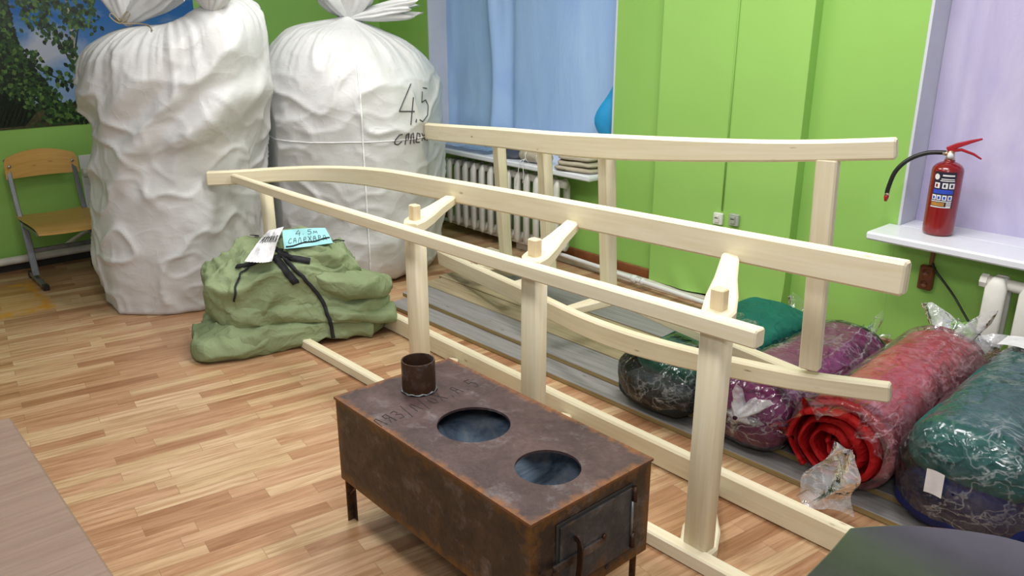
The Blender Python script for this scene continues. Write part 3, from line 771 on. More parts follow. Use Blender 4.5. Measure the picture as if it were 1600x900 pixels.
# purple
t = pack('bedding_roll', 'purple bedding roll in clear plastic, second from left, under the propped sled end', (-1.5, 3.0, BT))
f1 = roll_fn(-1.525, 2.49, 3.52, BT, .180, .126, 11, wr=.012, dome=.11, ang=-.02); roll_part(t, 'blanket', f1, 'blanket_purple')
shell_part(t, f1, 'clear_plastic', .007, 4., .012)
crumple_tail((-1.49, 2.462, .20), (-.05, 1, .12), .05, .012, .10, 1.).build('bag_knot', 'milky_plastic', t, True)['label'] = 'whitish crumpled gather of the plastic bag'
crumple_tail((-1.52, 3.52, .17), (0, 1, .3), .09, .05, .12, 5.).build('bag_end', 'clear_plastic', t, True)
# red, open at the near end
t = pack('bedding_roll', 'large red bedding roll with its bag torn open at the near end', (-1.13, 3.0, BT))
f1 = roll_fn(-1.15, 2.62, 3.56, BT, .178, .150, 21, wr=.006, dome=.03, ang=-.045, n_=2.2); roll_part(t, 'blanket', f1, 'blanket_red')
def coil(side):
    def fn(s_, v):
        a = 2.2+2*PI*3.3*s_; r = .020+.132*s_**.9 + side
        y = 2.505+.008*math.sin(a*2.3)+.006*math.sin(a*5+1)+.03*(1-s_)+.16*v
        p = Vector((-1.132+math.cos(a)*r*1.18, y, BT+.150+math.sin(a)*r*.93))
        p.x += .012*nz(p, 9, 3); p.z += .012*nz(p, 9, 5); p.z = max(p.z, BT+.004)
        return p
    return fn
ca, cb_ = coil(-.009), coil(.009)
g = MB(); g.grid(lambda u, v: (ca if v <= .5 else cb_)(u, (1-2*v) if v <= .5 else (2*v-1)), 130, 13)
g.build('blanket_folds', 'blanket_scarlet', t, True)['label'] = 'bright scarlet cloth rolled up in the open mouth of the bag'
shell_part(t, roll_fn(-1.15, 2.545, 3.57, BT, .183, .155, 21, wr=.006, dome=.03, ang=-.045, n_=2.2), 'pink_plastic', .004, 6., .008, open_=True)
def lip(u, v):
    a = PI*(.02+.96*u)+.25; r = 1+.16*v*math.sin(u*23)+.10*v*math.sin(u*41+2)
    return Vector((-1.13+math.cos(a)*.182*r, 2.58-.10*v-.03*math.sin(u*17)*v, BT+.15+math.sin(a)*.152*(r-.02*v)))
g = MB(); g.grid(lip, 80, 10); g.build('bag_lip', 'clear_plastic', t, True)
def flap(u, v):
    x = -1.10+.10*u-.16*v*(1-u)*.6+.015*math.sin(v*9+u*5)-.02*v; y = 2.455-.03*v-.02*math.sin(u*8+v*4)-.05*v*(1-u)
    z = max(BT+.215-.24*v**.9+.01*math.sin(u*11), .030 if y < 2.46 else .034)
    return Vector((x+.02*v, y, z))
g = MB(); g.grid(flap, 16, 24); g.build('bag_flap', 'milky_plastic', t, True)['label'] = 'torn flap of clear plastic hanging to the boards'
crumple_tail((-1.17, 3.555, .24), (.1, 1, .5), .12, .10, .19, 3.).build('bag_end', 'milky_plastic', t, True)
# teal over navy
t = pack('bedding_roll', 'teal over navy blue bedding pack in glossy plastic, rightmost of the row', (-.76, 3.0, BT))
f1 = roll_fn(-.73, 2.50, 3.50, BT, .195, .085, 31, wr=.014, dome=.07, ang=-.03); roll_part(t, 'blanket', f1, 'blanket_navy', 'navy blue blanket at the bottom')
f2 = roll_fn(-.735, 2.54, 3.56, BT+.145, .190, .105, 33, wr=.016, dome=.09, ang=-.03); roll_part(t, 'blanket', f2, 'blanket_teal', 'teal green blanket on top')
shell_part(t, roll_fn(-.733, 2.49, 3.57, BT, .200, .180, 38, wr=.010, dome=.10, ang=-.03), 'clear_plastic', .006, 9., .014)
g = MB(); g.grid(lambda u, v: Vector((-.80+.055*u, 2.472-.004*v+.004*math.sin(u*4), BT+.155+.085*v)), 5, 6); o = g.build('bag_label', 'paper_white', t, True); o['label'] = 'small printed paper slip at the near end'
g = MB(); g.grid(lambda u, v: Vector((-.935+.15*u, 3.40+.12*v, BT+.372-.012*(u*2-1)**2+.004*v)), 7, 6); o = g.build('paper_slip', 'label_white', t, True); o['label'] = 'white paper slip under the plastic at the far end'

# ================================================================== big white woven sacks
def sack(prof, cx, cy, seed, mods, pleat=.02, crump=.028, nt=260, nz_=200, diag=0.):
    L = [0.]
    for a, b in zip(prof, prof[1:]): L.append(L[-1]+math.hypot(b[0]-a[0], b[1]-a[1]))
    tab = [(l/L[-1], r, z) for l, (r, z) in zip(L, prof)]
    pts = spline([Vector((r, z, 0)) for r, z in prof], 8)
    LL = [0.]
    for a, b in zip(pts, pts[1:]): LL.append(LL[-1]+(b-a).length)
    tab = [(l/LL[-1], max(p.x, .004), p.y) for l, p in zip(LL, pts)]
    ztop = prof[-1][1]
    def fn(u, v):
        r, z = lerp_tab(tab, v); a = 2*PI*u
        c, s = math.cos(a), math.sin(a)
        q = Vector((c*r, s*r, z))
        body = sm(.0, .25, r)
        dz = sm(ztop-.42, ztop-.05, z)
        cr = ridged((c*.55, s*.55, z*1.7), 1.7, seed, 2)*crump*.55+nz((c*1., s*1., z*1.), 1.6, seed+9)*crump*1.6
        cr += ridged((c*.9+z*.9, s*.9-z*.5, z*1.2), 2.4, seed+5, 2)*crump*.35
        pl = pleat*dz*(ridged((c*2.2, s*2.2, z*.35), 3.0, seed+2, 3))
        rr = r+(cr*(1-.6*dz)+pl)*sm(.02, .3, r)
        z += .012*cr/ max(crump, .001)*.3*dz
        w3 = Vector((nz((c, s, z*1.3), 2.2, seed+20), nz((c, s, z*1.3), 2.2, seed+21), 0))*.35
        sh = max(0., 1-2.2*abs(nz((c*.6+w3.x, s*.6+w3.y, z*2.1+w3.x+diag*(c*.6-s*.75)), 1.7, seed+7)))**3
        sh2 = max(0., 1-2.4*abs(nz((c*.8+w3.y, s*.8, z*2.6-diag*.8*(c*.6-s*.75)), 2.6, seed+8)))**3
        rr += (sh*.020+sh2*.008)*sm(.03, .3, r)*(1-.4*dz)
        x, y, zz = c*rr, s*rr, z
        return mods(Vector((x, y, max(zz, 0.0))), a, z)
    def W(u, v):
        p = fn(u, v); return Vector((cx+p.x, cy+p.y, p.z))
    g = MB(); g.grid(W, nt, nz_, cu=True)
    nb = len(g.v); g.f.append([i*nz_ for i in range(nt)]); g.uv.append([(0, 0)]*nt); g.mi.append(0)
    g.f.append([i*nz_+nz_-1 for i in range(nt)]); g.uv.append([(0, 0)]*nt); g.mi.append(0)
    return g, W
def tuft(center, lobes, seed):
    """gathered mouth of the sack above the tie: flaring ruffled lobes"""
    g = MB()
    for k, (d, ln, r1, flat) in enumerate(lobes):
        ax = Vector(d).normalized(); a = ax.cross(Vector((0, 0, 1))) if abs(ax.z) < .9 else ax.orthogonal()
        a.normalize(); b = ax.cross(a)
        def fn(u, v, k=k, ax=ax, a=a, b=b):
            th_ = 2*PI*u; r = .026+(r1-.026)*(v**.75)*(1-.25*v**4)
            r *= 1+v*(.16*math.sin(th_*4+seed+k)+.14*math.sin(th_*7+seed*2+v*2)+.08*math.sin(th_*13+seed))
            l = ln*v*(1+.12*math.sin(th_*3+seed+k)+.08*math.sin(th_*8))
            p = Vector(center)+ax*l+(a*math.cos(th_)+b*math.sin(th_)*flat)*r
            p += Vector((nz(p, 9, seed), nz(p, 9, seed+2), nz(p, 9, seed+4)))*.012*v
            return p
        g.grid(fn, 72, 30, cu=True)
        end = [fn(i/72, 1.) for i in range(72)]; c = sum(end, Vector())/72-ax*ln*.25
        g.add(end+[c], [[i, (i+1) % 72, 72] for i in range(72)])
    return g
LFT = -RIGHT
# right sack
def mods2(p, a, z):
    l = (p.x*LFT.x+p.y*LFT.y)
    k = sm(1.15, 1.5, z)
    p.z += k*.055*sm(-.1, .4, l) - k*.03*sm(0, .4, -l)
    dd = p.x*D12.x*-1+p.y*D12.y*-1-.555
    if dd > 0: p.x += D12.x*dd; p.y += D12.y*dd
    return p
S2x, S2y = -4.70, 2.82; S1x, S1y = -4.955, 1.70; D12 = Vector((S2x-S1x, S2y-S1y, 0)).normalized()
prof2 = [(.0, .0), (.30, .0), (.42, .005), (.49, .06), (.53, .2), (.55, .45), (.555, .7), (.56, .95), (.555, 1.12), (.525, 1.27), (.45, 1.40), (.33, 1.50), (.18, 1.56), (.075, 1.60), (.035, 1.625)]
sack2 = thing('woven_sack', 'upright white woven sack marked 4.5 in black, right of the other sack', 'sack', (S2x, S2y, 0), 'pair of tall stuffed white sacks in the corner')
g, W2 = sack(prof2, S2x, S2y, 4., mods2, .028, .020)
sk2 = g.build('sack_body', 'woven_poly', sack2, True)
tp = Vector((S2x, S2y, 1.618))
tuft(tp, [((LFT.x*.5, LFT.y*.5, 1), .20, .16, .8), ((RIGHT.x*1.0, RIGHT.y*1.0, .16), .40, .115, .6), ((RIGHT.x*.5, RIGHT.y*.5-.2, .9), .19, .14, .8)], 2.).build('sack_mouth', 'woven_poly', sack2, True)
MB().tube([tp+Vector((math.cos(k*.7)*.036, math.sin(k*.7)*.036, .003*math.sin(k*2)-.004)) for k in range(20)], .004, 6).build('tie_string', 'twine', sack2, True)
bvh2 = BVHTree.FromPolygons([tuple(v) for v in g.v], g.f)
def onsack(px, py):
    d = ray(px, py).normalized(); h = bvh2.ray_cast(EYE, d)
    return None if h[0] is None else h[0]-d*.004
# black marker writing, white seams
pol = [[(642, 131), (624, 174), (648, 174)], [(646, 152), (642, 195)], [(651, 186), (650, 191)], [(661, 137), (667, 138)], [(660, 143), (659, 160), (665, 156), (669, 165), (668, 180), (661, 190), (656, 187)],
       [(629, 210), (624, 211), (617, 220), (617, 225), (622, 226), (628, 221)], [(633, 226), (635, 211), (639, 208), (638, 218), (634, 219)], [(641, 225), (643, 210), (646, 208), (647, 224)], [(650, 217), (656, 216), (656, 209), (652, 208), (650, 222), (656, 222)], [(659, 208), (664, 219)], [(664, 208), (659, 220)], [(667, 220), (669, 209)]]
g = MB()
for pl in pol:
    pts = [onsack(u, v) for u, v in densify(pl, 2.)]; pts = [p for p in pts if p]
    if len(pts) > 1: g.tube(pts, .0034, 5)
g.build('marker_writing', 'marker_ink', sack2, True)['label'] = 'black hand-written 4.5 and letters'
def sackline(W, pts2, nm, par, r=.003, mat='thread_white'):
    g = MB(); pp = []
    for u, v in pts2:
        p = W(u, v); c = Vector((par.location.x, par.location.y, p.z)); d = (p-c).normalized(); pp.append(p+d*.003)
    g.tube(pp, r, 5); return g.build(nm, mat, par, True)
uf = math.atan2(-S2y, -S2x)/(2*PI) % 1   # direction towards the camera
sackline(W2, [(uf+.012, .18+.66*k/60) for k in range(61)], 'seam', sack2, .006)
sackline(W2, [(uf-.2+.42*k/60, .585) for k in range(61)], 'seam', sack2)
# left sack
def mods1(p, a, z):
    l = (p.x*LFT.x+p.y*LFT.y); r_ = -l; tocam = -(p.x*fh.x+p.y*fh.y)
    k = sm(1.05, 1.45, z)
    p.z += k*(.20*sm(-.05, .42, r_)*sm(-.6, .1, .25-abs(tocam-.0)) - .02*sm(0., .5, l))
    p.x += RIGHT.x*.05*sm(.9, 1.6, z)*sm(-.1, .5, r_); p.y += RIGHT.y*.05*sm(.9, 1.6, z)*sm(-.1, .5, r_)
    # slumped diagonal folds running from the tie at upper left to lower right
    q = (l*.75+p.z*.66)
    f = .015*math.sin(q*30+3.2*nz(p, 2.2, 3))*sm(.55, 1.0, z)*sm(1.6, 1.2, z)*sm(-.2, .2, tocam)
    n = Vector((p.x, p.y, 0)); n = n.normalized() if n.length > .05 else Vector()
    p += n*f
    b = .03*sm(.12, .0, abs(z-(.98+.35*r_)))   # overhanging fold
    p += n*b*sm(-.1, .3, tocam)
    lean = .12*sm(.3, 1.3, z); p.x += RIGHT.x*lean; p.y += RIGHT.y*lean
    if p.z < .55:      # pressed against the chair seat
        dd = p.x*-.87+p.y*-.49-.445
        if dd > 0: p.x += .87*dd; p.y += .49*dd
    dd = p.x*D12.x+p.y*D12.y-.555
    if dd > 0: p.x -= D12.x*dd; p.y -= D12.y*dd
    dd = p.x-.47       # and against the sled's nose
    if dd > 0 and abs(p.z-.79) < .2: p.x -= dd*(1-abs(p.z-.79)/.2)
    return p
prof1 = [(.0, .0), (.34, .0), (.43, .004), (.445, .07), (.472, .22), (.468, .45), (.455, .72), (.45, .92), (.475, 1.06), (.505, 1.22), (.495, 1.33), (.445, 1.45), (.34, 1.53), (.22, 1.575), (.08, 1.585), (.03, 1.59)]
sack1 = thing('woven_sack', 'slumped white woven sack nearest the chair, its mouth tied with twine', 'sack', (S1x, S1y, 0), 'pair of tall stuffed white sacks in the corner')
g, W1 = sack(prof1, S1x, S1y, 12., mods1, .034, .024, diag=.9)
g.build('sack_body', 'woven_poly', sack1, True)
bvh1 = BVHTree.FromPolygons([tuple(v) for v in g.v], g.f)
h = bvh1.ray_cast(EYE, ray(195, 44).normalized()); tc = (h[0] if h[0] else Vector((-4.75, 1.35, 1.57)))+Vector((-.02, .01, .025))
tuft(tc, [((LFT.x*.15, LFT.y*.15, 1.), .27, .115, .9), ((RIGHT.x*.85, RIGHT.y*.85, .62), .36, .12, .85)], 5.).build('sack_mouth', 'woven_poly', sack1, True)
g = MB()
g.tube([tc+Vector((math.cos(k*.5)*.045, math.sin(k*.5)*.045, .010*math.sin(k*1.3)+.016)) for k in range(40)], .005, 6)
tf = tc-fh*.056
g.tube(spline([tf+Vector((0, 0, .01)), tf+LFT*.035+Vector((0, 0, .05)), tf+LFT*.05+Vector((0, 0, .035)), tf+LFT*.0+Vector((0, 0, .0)), tf+RIGHT*.06+Vector((0, 0, .045)), tf+RIGHT*.045+Vector((0, 0, .06)), tf+Vector((0, 0, .012))], 6), .0035, 6)
ends = [bvh1.ray_cast(EYE, ray(*p).normalized())[0] for p in ((205, 40), (218, 36), (230, 40), (240, 49))]
ends = [p-fh*.014+Vector((0, 0, .006)) for p in ends if p]
if len(ends) > 1: g.tube(spline([tf]+ends, 5), .004, 6)
g.build('tie_string', 'twine', sack1, True)['label'] = 'brown twine tied in a bow'
h2 = bvh1.ray_cast(EYE, ray(330, 12).normalized()); kc = (h2[0] if h2[0] else Vector((-4.7, 1.8, 1.68)))
tuft(kc+Vector((0, 0, -.015)), [((-.1, .1, 1), .16, .14, .9), ((RIGHT.x*.6, RIGHT.y*.6, .9), .12, .09, .7)], 8.).build('sack_knot', 'woven_poly', sack1, True)

# ================================================================== green canvas bundle
def bundle():
    cx, cy = -3.83, 1.86
    ax = Vector((.30, .954, 0)); ay = Vector((-.954, .30, 0))   # long axis, depth axis (away from camera)
    f = lambda t, e: abs(t)**e*(1 if t >= 0 else -1)
    def slab(l0, d0, zc, HL, HD, HZ, sd, e1=.5, e2=.7, skew=0., drop=0.):
        def fn(u, v):
            a = 2*PI*u; ph = PI*(v-.5)
            ce, se = math.cos(a), math.sin(a); cp, sp_ = math.cos(ph), math.sin(ph)
            x = f(cp, e2)*f(ce, e1); y = f(cp, e2)*f(se, e1); z = f(sp_, e2)
            thin = 1-.34*sm(.15, 1., (l0+HL*x)/.5)
            p = Vector((l0+HL*x+skew*z, d0+HD*y, (zc+HZ*z)*thin-drop*sm(-.2, -1, x)))
            n = Vector((x*.5, y, z*1.1)); n = n.normalized() if n.length > 1e-4 else Vector((0, 0, 1))
            wq = Vector((nz(p, 3., sd+30), nz(p, 3., sd+31), nz(p, 3., sd+32)))*.12
            e = p+wq
            w_ = .030*max(0, 1-2.3*abs(nz((e.x*.75+e.z*.5, e.y, e.z*1.25), 3.6, sd)))**2+.016*max(0, 1-2.3*abs(nz((e.x+e.z, e.y*1.2, e.z*1.6), 7.5, sd+3)))**2+.026*nz(p, 3.2, sd+2)
            w_ -= .022*math.exp(-((p.x-.03+.35*(p.z-.25))/.022)**2)
            if sd in (26, 56):
                dk = math.hypot(p.x+.05, p.z-.44); an = math.atan2(p.z-.46, p.x+.05)
                w_ += .020*sm(.06, .22, dk)*max(0, 1-1.5*abs(math.sin(an*5.5+2.*nz(p, 3, 9))))
            p += n*w_
            q = Vector((cx, cy, 0))+ax*p.x+ay*p.y; q.z = max(p.z, .002)
            if abs(q.y-1.808) < .045 and q.z < .060: q.z = .060
            return q
        return fn
    slabs = [slab(.0, 0., .075, .455, .22, .080, 6, .45, .55), slab(.06, .0, .20, .43, .20, .085, 16, .5, .6, .02), slab(-.05, .01, .335, .375, .205, .175, 26, .55, .62, -.03, .07),
             slab(-.33, -.08, .065, .19, .15, .065, 36, .7, .7), slab(.27, -.03, .345, .22, .19, .065, 46, .6, .7), slab(.10, .03, .455, .26, .17, .062, 56, .6, .7), slab(.29, -.05, .165, .21, .19, .04, 66, .5, .6)]
    t = thing('canvas_bundle', 'folded green canvas bundle tied with black straps at the front of the near sled', 'bundle', (cx, cy, 0))
    g = MB()
    for i, fn in enumerate(slabs): g.grid(fn, 190 if i < 3 else 110, 80, cu=True)
    g.build('canvas', 'canvas_green', t, True)
    bv = BVHTree.FromPolygons([tuple(v) for v in g.v], g.f)
    def hit(px, py, off=.006):
        d = ray(px, py).normalized(); h = bv.ray_cast(EYE, d)
        return None if h[0] is None else h[0]+h[1]*(off if h[1].dot(d) < 0 else -off)
    def ribbon(pxs, wd, name='strap', mat='black_strap', off=.008, label=None, n=10):
        pts = [hit(p.x, p.y, off) for p in spline([Vector((a, b, 0)) for a, b in pxs], n)]
        pts = [p for p in pts if p]
        if len(pts) < 3: return
        q = [pts[0]]+[(pts[i-1]+pts[i]*2+pts[i+1])/4 for i in range(1, len(pts)-1)]+[pts[-1]]
        g = MB()
        vs = []; fs = []
        for i, p in enumerate(q):
            tg = (q[min(i+1, len(q)-1)]-q[max(i-1, 0)]).normalized(); h = bv.find_nearest(p); nn = h[1]
            if nn.dot(EYE-p) < 0: nn = -nn
            sd = tg.cross(nn).normalized()*wd/2
            vs += [p-sd, p+sd, p+sd+nn*.003, p-sd+nn*.003]
        for i in range(len(q)-1):
            for j in range(4): fs.append([i*4+j, i*4+(j+1) % 4, (i+1)*4+(j+1) % 4, (i+1)*4+j])
        g.add(vs, fs); o = g.build(name, mat, t, True)
        if label: o['label'] = label
        return o
    ribbon([(428, 388), (452, 412), (478, 438), (502, 468), (515, 500), (521, 532)], .020)
    ribbon([(390, 418), (376, 430), (368, 450), (366, 470)], .010)
    ribbon([(430, 402), (447, 425), (462, 442)], .038, label='broad loose strap end')
    ribbon([(435, 395), (460, 404), (484, 408)], .032, label='loose strap end')
    ribbon([(512, 379), (530, 377), (550, 379), (575, 388)], .008)
    ribbon([(440, 400), (412, 408), (370, 418)], .022, label='loose strap end')
    ribbon([(402, 372), (395, 366), (391, 370)], .02); ribbon([(412, 374), (420, 384), (440, 394)], .03)
    # paper notes
    def note(corner, nm, mat, lab, wob=0., off=.022, nu=16, nv=12):
        (a, b, c, d) = [Vector((x, y, 0)) for x, y in corner]
        def f(u, v):
            p = a.lerp(b, u).lerp(d.lerp(c, u), v)
            h = hit(p.x, p.y, off)
            if h is None: h = EYE+ray(p.x, p.y)*((EYE-Vector((cx, cy, .3))).length*.97)
            return h
        P = [[f(i/(nu-1), j/(nv-1)) for j in range(nv)] for i in range(nu)]
        for _ in range(40):
            Q = [[P[i][j] for j in range(nv)] for i in range(nu)]
            for i in range(nu):
                for j in range(nv):
                    if (i in (0, nu-1)) and (j in (0, nv-1)): continue
                    ns = [P[a_][b_] for a_, b_ in ((i-1, j), (i+1, j)) if 0 <= a_ < nu and j not in (0, nv-1) or 0 <= a_ < nu] if j in (0, nv-1) else ([P[i][j-1], P[i][j+1]] if i in (0, nu-1) else [P[i-1][j], P[i+1][j], P[i][j-1], P[i][j+1]])
                    Q[i][j] = sum(ns, Vector())/len(ns)
            P = Q
        need = 0.
        for i in range(nu):
            for j in range(nv):
                d = (P[i][j]-EYE); L_ = d.length; h = bv.ray_cast(EYE, d/L_)
                if h[0] is not None: need = max(need, L_-(h[0]-EYE).length+.004)
        P = [[p-(p-EYE).normalized()*need for p in r_] for r_ in P]
        def fnn(u, v):
            i = min(nu-1, int(round(u*(nu-1)))); j = min(nv-1, int(round(v*(nv-1))))
            p = P[i][j].copy()
            if wob: p += (EYE-p).normalized()*wob*(.5+ridged((u*2, v*2, 0), 1.6, 4, 2))
            return p
        g = MB(); g.grid(fnn, nu, nv); o = g.build(nm, mat, t, True); o['label'] = lab
        def at(u, v):
            i = min(nu-1.001, max(0, u*(nu-1))); j = min(nv-1.001, max(0, v*(nv-1))); a_, b_ = int(i), int(j); p = i-a_; q = j-b_
            x = fnn(a_/(nu-1), b_/(nv-1))*(1-p)*(1-q)+fnn((a_+1)/(nu-1), b_/(nv-1))*p*(1-q)+fnn(a_/(nu-1), (b_+1)/(nv-1))*(1-p)*q+fnn((a_+1)/(nu-1), (b_+1)/(nv-1))*p*q
            return x+(EYE-x).normalized()*.003
        return o, at
    o, at = note([(443, 365), (508, 356), (515, 383), (447, 393)], 'paper_note', 'paper_blue', 'pale blue paper note with hand-written size and place name')
    tx = lettering([('4.5м', .28, .66, .13, .24, .05), ('САЛЕХАРД', .10, .26, .105, .26, .05)])
    stroke_mesh([[(u, 1-v) for u, v in pl] for pl in tx], lambda u, v: at(u, v), .0014).build('handwriting', 'marker_ink', o, True)
    g = MB(); g.tube([at(.04+.94*k/12, .90-.22*k/12+.03*math.sin(k)) for k in range(13)], .0045, 6); g.build('strap', 'black_strap', t, True)
    o, at = note([(420, 360), (444, 354), (425, 412), (386, 410)], 'crumpled_note', 'paper_white', 'crumpled white paper with black writing', .045, .028, 20, 20)
    stroke_mesh([[(u, 1-v) for u, v in pl] for pl in lettering([('ИХХИАЯ', .12, .50, .14, .20, .02)])], lambda u, v: at(u, v), .0016).build('handwriting', 'marker_ink', o, True)
bundle()

# ================================================================== iron stove
def stove():
    cx, cy = -1.70, 1.397
    t = thing('iron_stove', 'rusty brown iron box stove with two round top openings on thin legs', 'stove', (cx, cy, 0))
    O = Vector((cx, cy, 0))
    holes = [(-1.722-cx, 1.384-cy, .112), (-1.395-cx, 1.380-cy, .092)]
    # top plate with two round openings
    bm = bmesh.new(); ed = []
    def loop(pts):
        vs = [bm.verts.new((x, y, SZ1)) for x, y in pts]
        return [bm.edges.new((vs[i], vs[(i+1) % len(vs)])) for i in range(len(vs))]
    n = 24
    outer = [(-SX+2*SX*i/n, -SY) for i in range(n)]+[(SX, -SY+2*SY*i/12) for i in range(12)]+[(SX-2*SX*i/n, SY) for i in range(n)]+[(-SX, SY-2*SY*i/12) for i in range(12)]
    ed += loop(outer)
    for hx, hy, hr in holes: ed += loop([(hx+hr*math.cos(2*PI*k/56), hy+hr*math.sin(2*PI*k/56)) for k in range(56)])
    bmesh.ops.triangle_fill(bm, use_beauty=True, use_dissolve=False, edges=ed)
    ret = bmesh.ops.extrude_face_region(bm, geom=bm.faces[:])
    bmesh.ops.translate(bm, vec=(0, 0, -.008), verts=[e for e in ret['geom'] if isinstance(e, bmesh.types.BMVert)])
    bmesh.ops.recalc_face_normals(bm, faces=bm.faces)
    me = bpy.data.meshes.new('top_plate'); bm.to_mesh(me); bm.free()
    top = linkmesh('top_plate', me, 'rusty_top', t, False)
    # body: four walls and a floor, hollow
    g = MB(); th_ = .006; a, b = SX-.004, SY-.004; z0, z1 = SZ0, SZ1-.008
    g.box(O+Vector((-a, -b, z0)), O+Vector((a, -b+th_, z1)), .001); g.box(O+Vector((-a, b-th_, z0)), O+Vector((a, b, z1)), .001)
    g.box(O+Vector((-a, -b+th_, z0)), O+Vector((-a+th_, b-th_, z1)), .001); g.box(O+Vector((a-th_, -b+th_, z0)), O+Vector((a, b-th_, z1)), .001)
    g.box(O+Vector((-a, -b, z0-.004)), O+Vector((a, b, z0+.002)), .001)
    g.build('firebox', 'rusty_side', t)
    # inner plate with a ridge, dished to send lamp reflections out through the openings
    g = MB(); zi = SZ0+.006
    def inner(u, v):
        x = -a+th_+.002+(2*a-2*th_-.004)*u; y = -b+th_+.002+(2*b-2*th_-.004)*v
        d2 = min(((x-hx-.05)**2+.8*(y-hy)**2) for hx, hy, hr in holes)
        z = zi+.085+min(1.5*d2, .10)+.012*max(0, 1-abs(y-.01)/.02)
        return O+Vector((x, y, z))
    g.grid(inner, 90, 60); g.build('inner_liner', 'blued_steel_glints', t, True)
        # flue collar
    pc = on_z(653, 609, SZ1)+Vector((0, .005, 0))
    R_ = .0555; hgt = .108
    g = MB(); seg = 48
    prof = [(R_, 0), (R_, hgt-.002), (R_-.001, hgt), (R_-.0045, hgt), (R_-.0055, hgt-.002), (R_-.0055, .001)]
    verts = []; faces = []
    for r, z in prof:
        verts += [pc+Vector((r*math.cos(2*PI*j/seg), r*math.sin(2*PI*j/seg), z)) for j in range(seg)]
    for i in range(len(prof)-1):
        for j in range(seg): faces.append([i*seg+j, i*seg+(j+1) % seg, (i+1)*seg+(j+1) % seg, (i+1)*seg+j])
    g.add(verts, faces); fl = edge_split(g.build('flue_pipe', 'rusty_pipe', t), 40)
    g = MB(); g.tube([pc+Vector(((R_+.002)*math.cos(k*.21), (R_+.002)*math.sin(k*.21), .004+.0025*math.sin(k*2.3))) for k in range(31)], [.003+.0015*math.sin(k*1.9) for k in range(31)], 6); g.build('weld_bead', 'steel_grey', fl, True)
    # legs with braces
    for sx_, sy_ in ((-1, -1), (-1, 1), (1, -1), (1, 1)):
        x, y = sx_*(SX-.028), sy_*(SY-.022)
        g = MB(); lw = .024
        g.box(O+Vector((x-lw/2, y-lw/2, 0)), O+Vector((x-lw/2+.005, y+lw/2, SZ0)), .001); g.box(O+Vector((x-lw/2+.005, y-sy_*lw/2-.0025, 0)), O+Vector((x+lw/2, y-sy_*lw/2+.0025, SZ0)), .001)
        lg = g.build('leg', 'rusty_side', t)
        MB().tube([O+Vector((x, y, SZ0-.06)), O+Vector((x-sx_*.05, y, SZ0-.005))], .004, 6).build('brace', 'rusty_side', lg, True)
    # door end (+x): door, hinges, latch bar, handle
    X = SX-.004; dy0, dy1, dz0, dz1 = -.135, .145, SZ0+.045, SZ1-.055
    g = MB(); g.beam([O+Vector((X+.006, 0+(dy0+dy1)/2, dz0)), O+Vector((X+.006, (dy0+dy1)/2, dz1))], .006, dy1-dy0, (0, 1, 0), .0015)
    dr = g.build('door', 'rusty_door', t)
    g = MB(); g.box(O+Vector((X+.0005, dy0-.01, dz0-.01)), O+Vector((X+.003, dy1+.01, dz1+.01)), .001); g.build('door_frame', 'dark_gap', t)
    for z in (dz0+.03, dz1-.02):
        g = MB(); g.tube([O+Vector((X+.012, dy1+.006, z-.022)), O+Vector((X+.012, dy1+.006, z+.022))], .009, 10); g.build('hinge', 'rusty_pipe', dr, True)
    g = MB(); g.tube([O+Vector((X+.012, dy1-.002, dz0+.05)), O+Vector((X+.012, dy1-.002, dz1-.04))], .004, 8); g.build('hinge_rod', 'steel_grey', dr, True)
    g = MB(); g.box(O+Vector((X+.009, dy0-.03, dz0+.075)), O+Vector((X+.016, .02, dz0+.100)), .002); g.build('latch_bar', 'rusty_side', dr)
    g = MB(); g.beam(spline([O+Vector((X+.010, dy0+.050, dz0+.150)), O+Vector((X+.030, dy0+.050, dz0+.140)), O+Vector((X+.034, dy0+.047, dz0+.07)), O+Vector((X+.028, dy0+.043, dz0+.01)), O+Vector((X+.010, dy0+.043, dz0))], 5), .020, .006, (0, 1, 0), .0015); g.build('handle', 'rusty_pipe', dr)
    g = MB(); g.beam(spline([O+Vector((X+.004, dy0-.065, dz0+.085)), O+Vector((X+.03, dy0-.06, dz0+.085)), O+Vector((X+.032, dy0-.035, dz0+.082)), O+Vector((X+.016, dy0-.025, dz0+.082))], 5), .022, .004, (0, 0, 1), .001); g.build('latch_catch', 'rusty_pipe', t)
    g = MB(); g.lathe([(.008, 0), (.008, .006), (.004, .008)], O+Vector((X+.009, .03, dz0+.098)), 10, axis=(1, 0, 0)); g.build('rivet', 'rusty_pipe', dr, True)
    for yy in (-.03, .06):
        g = MB(); g.lathe([(.007, 0), (.007, .0015)], O+Vector((X+.0008, yy, dz0-.022)), 12, axis=(1, 0, 0)); g.build('air_hole', 'dark_gap', t)
    # scratched dark lettering across the top beside the flue
    a0 = on_z(596, 667, SZ1); a1 = on_z(752, 600, SZ1); d = a1-a0; wv = d.normalized(); uv_ = Vector((-wv.y, wv.x, 0))
    tx = lettering([('ЛЯ3/Л/ОХ,А.5', 0, 0, d.length/12, .055, .0)])
    def fp(u, v):
        p = a0+wv*u+uv_*v; p.z = SZ1+.0004; return p
    stroke_mesh(tx, fp, .0014, 4).build('lettering', 'dark_gap', top)['label'] = 'faint dark hand lettering on the top plate'
stove()

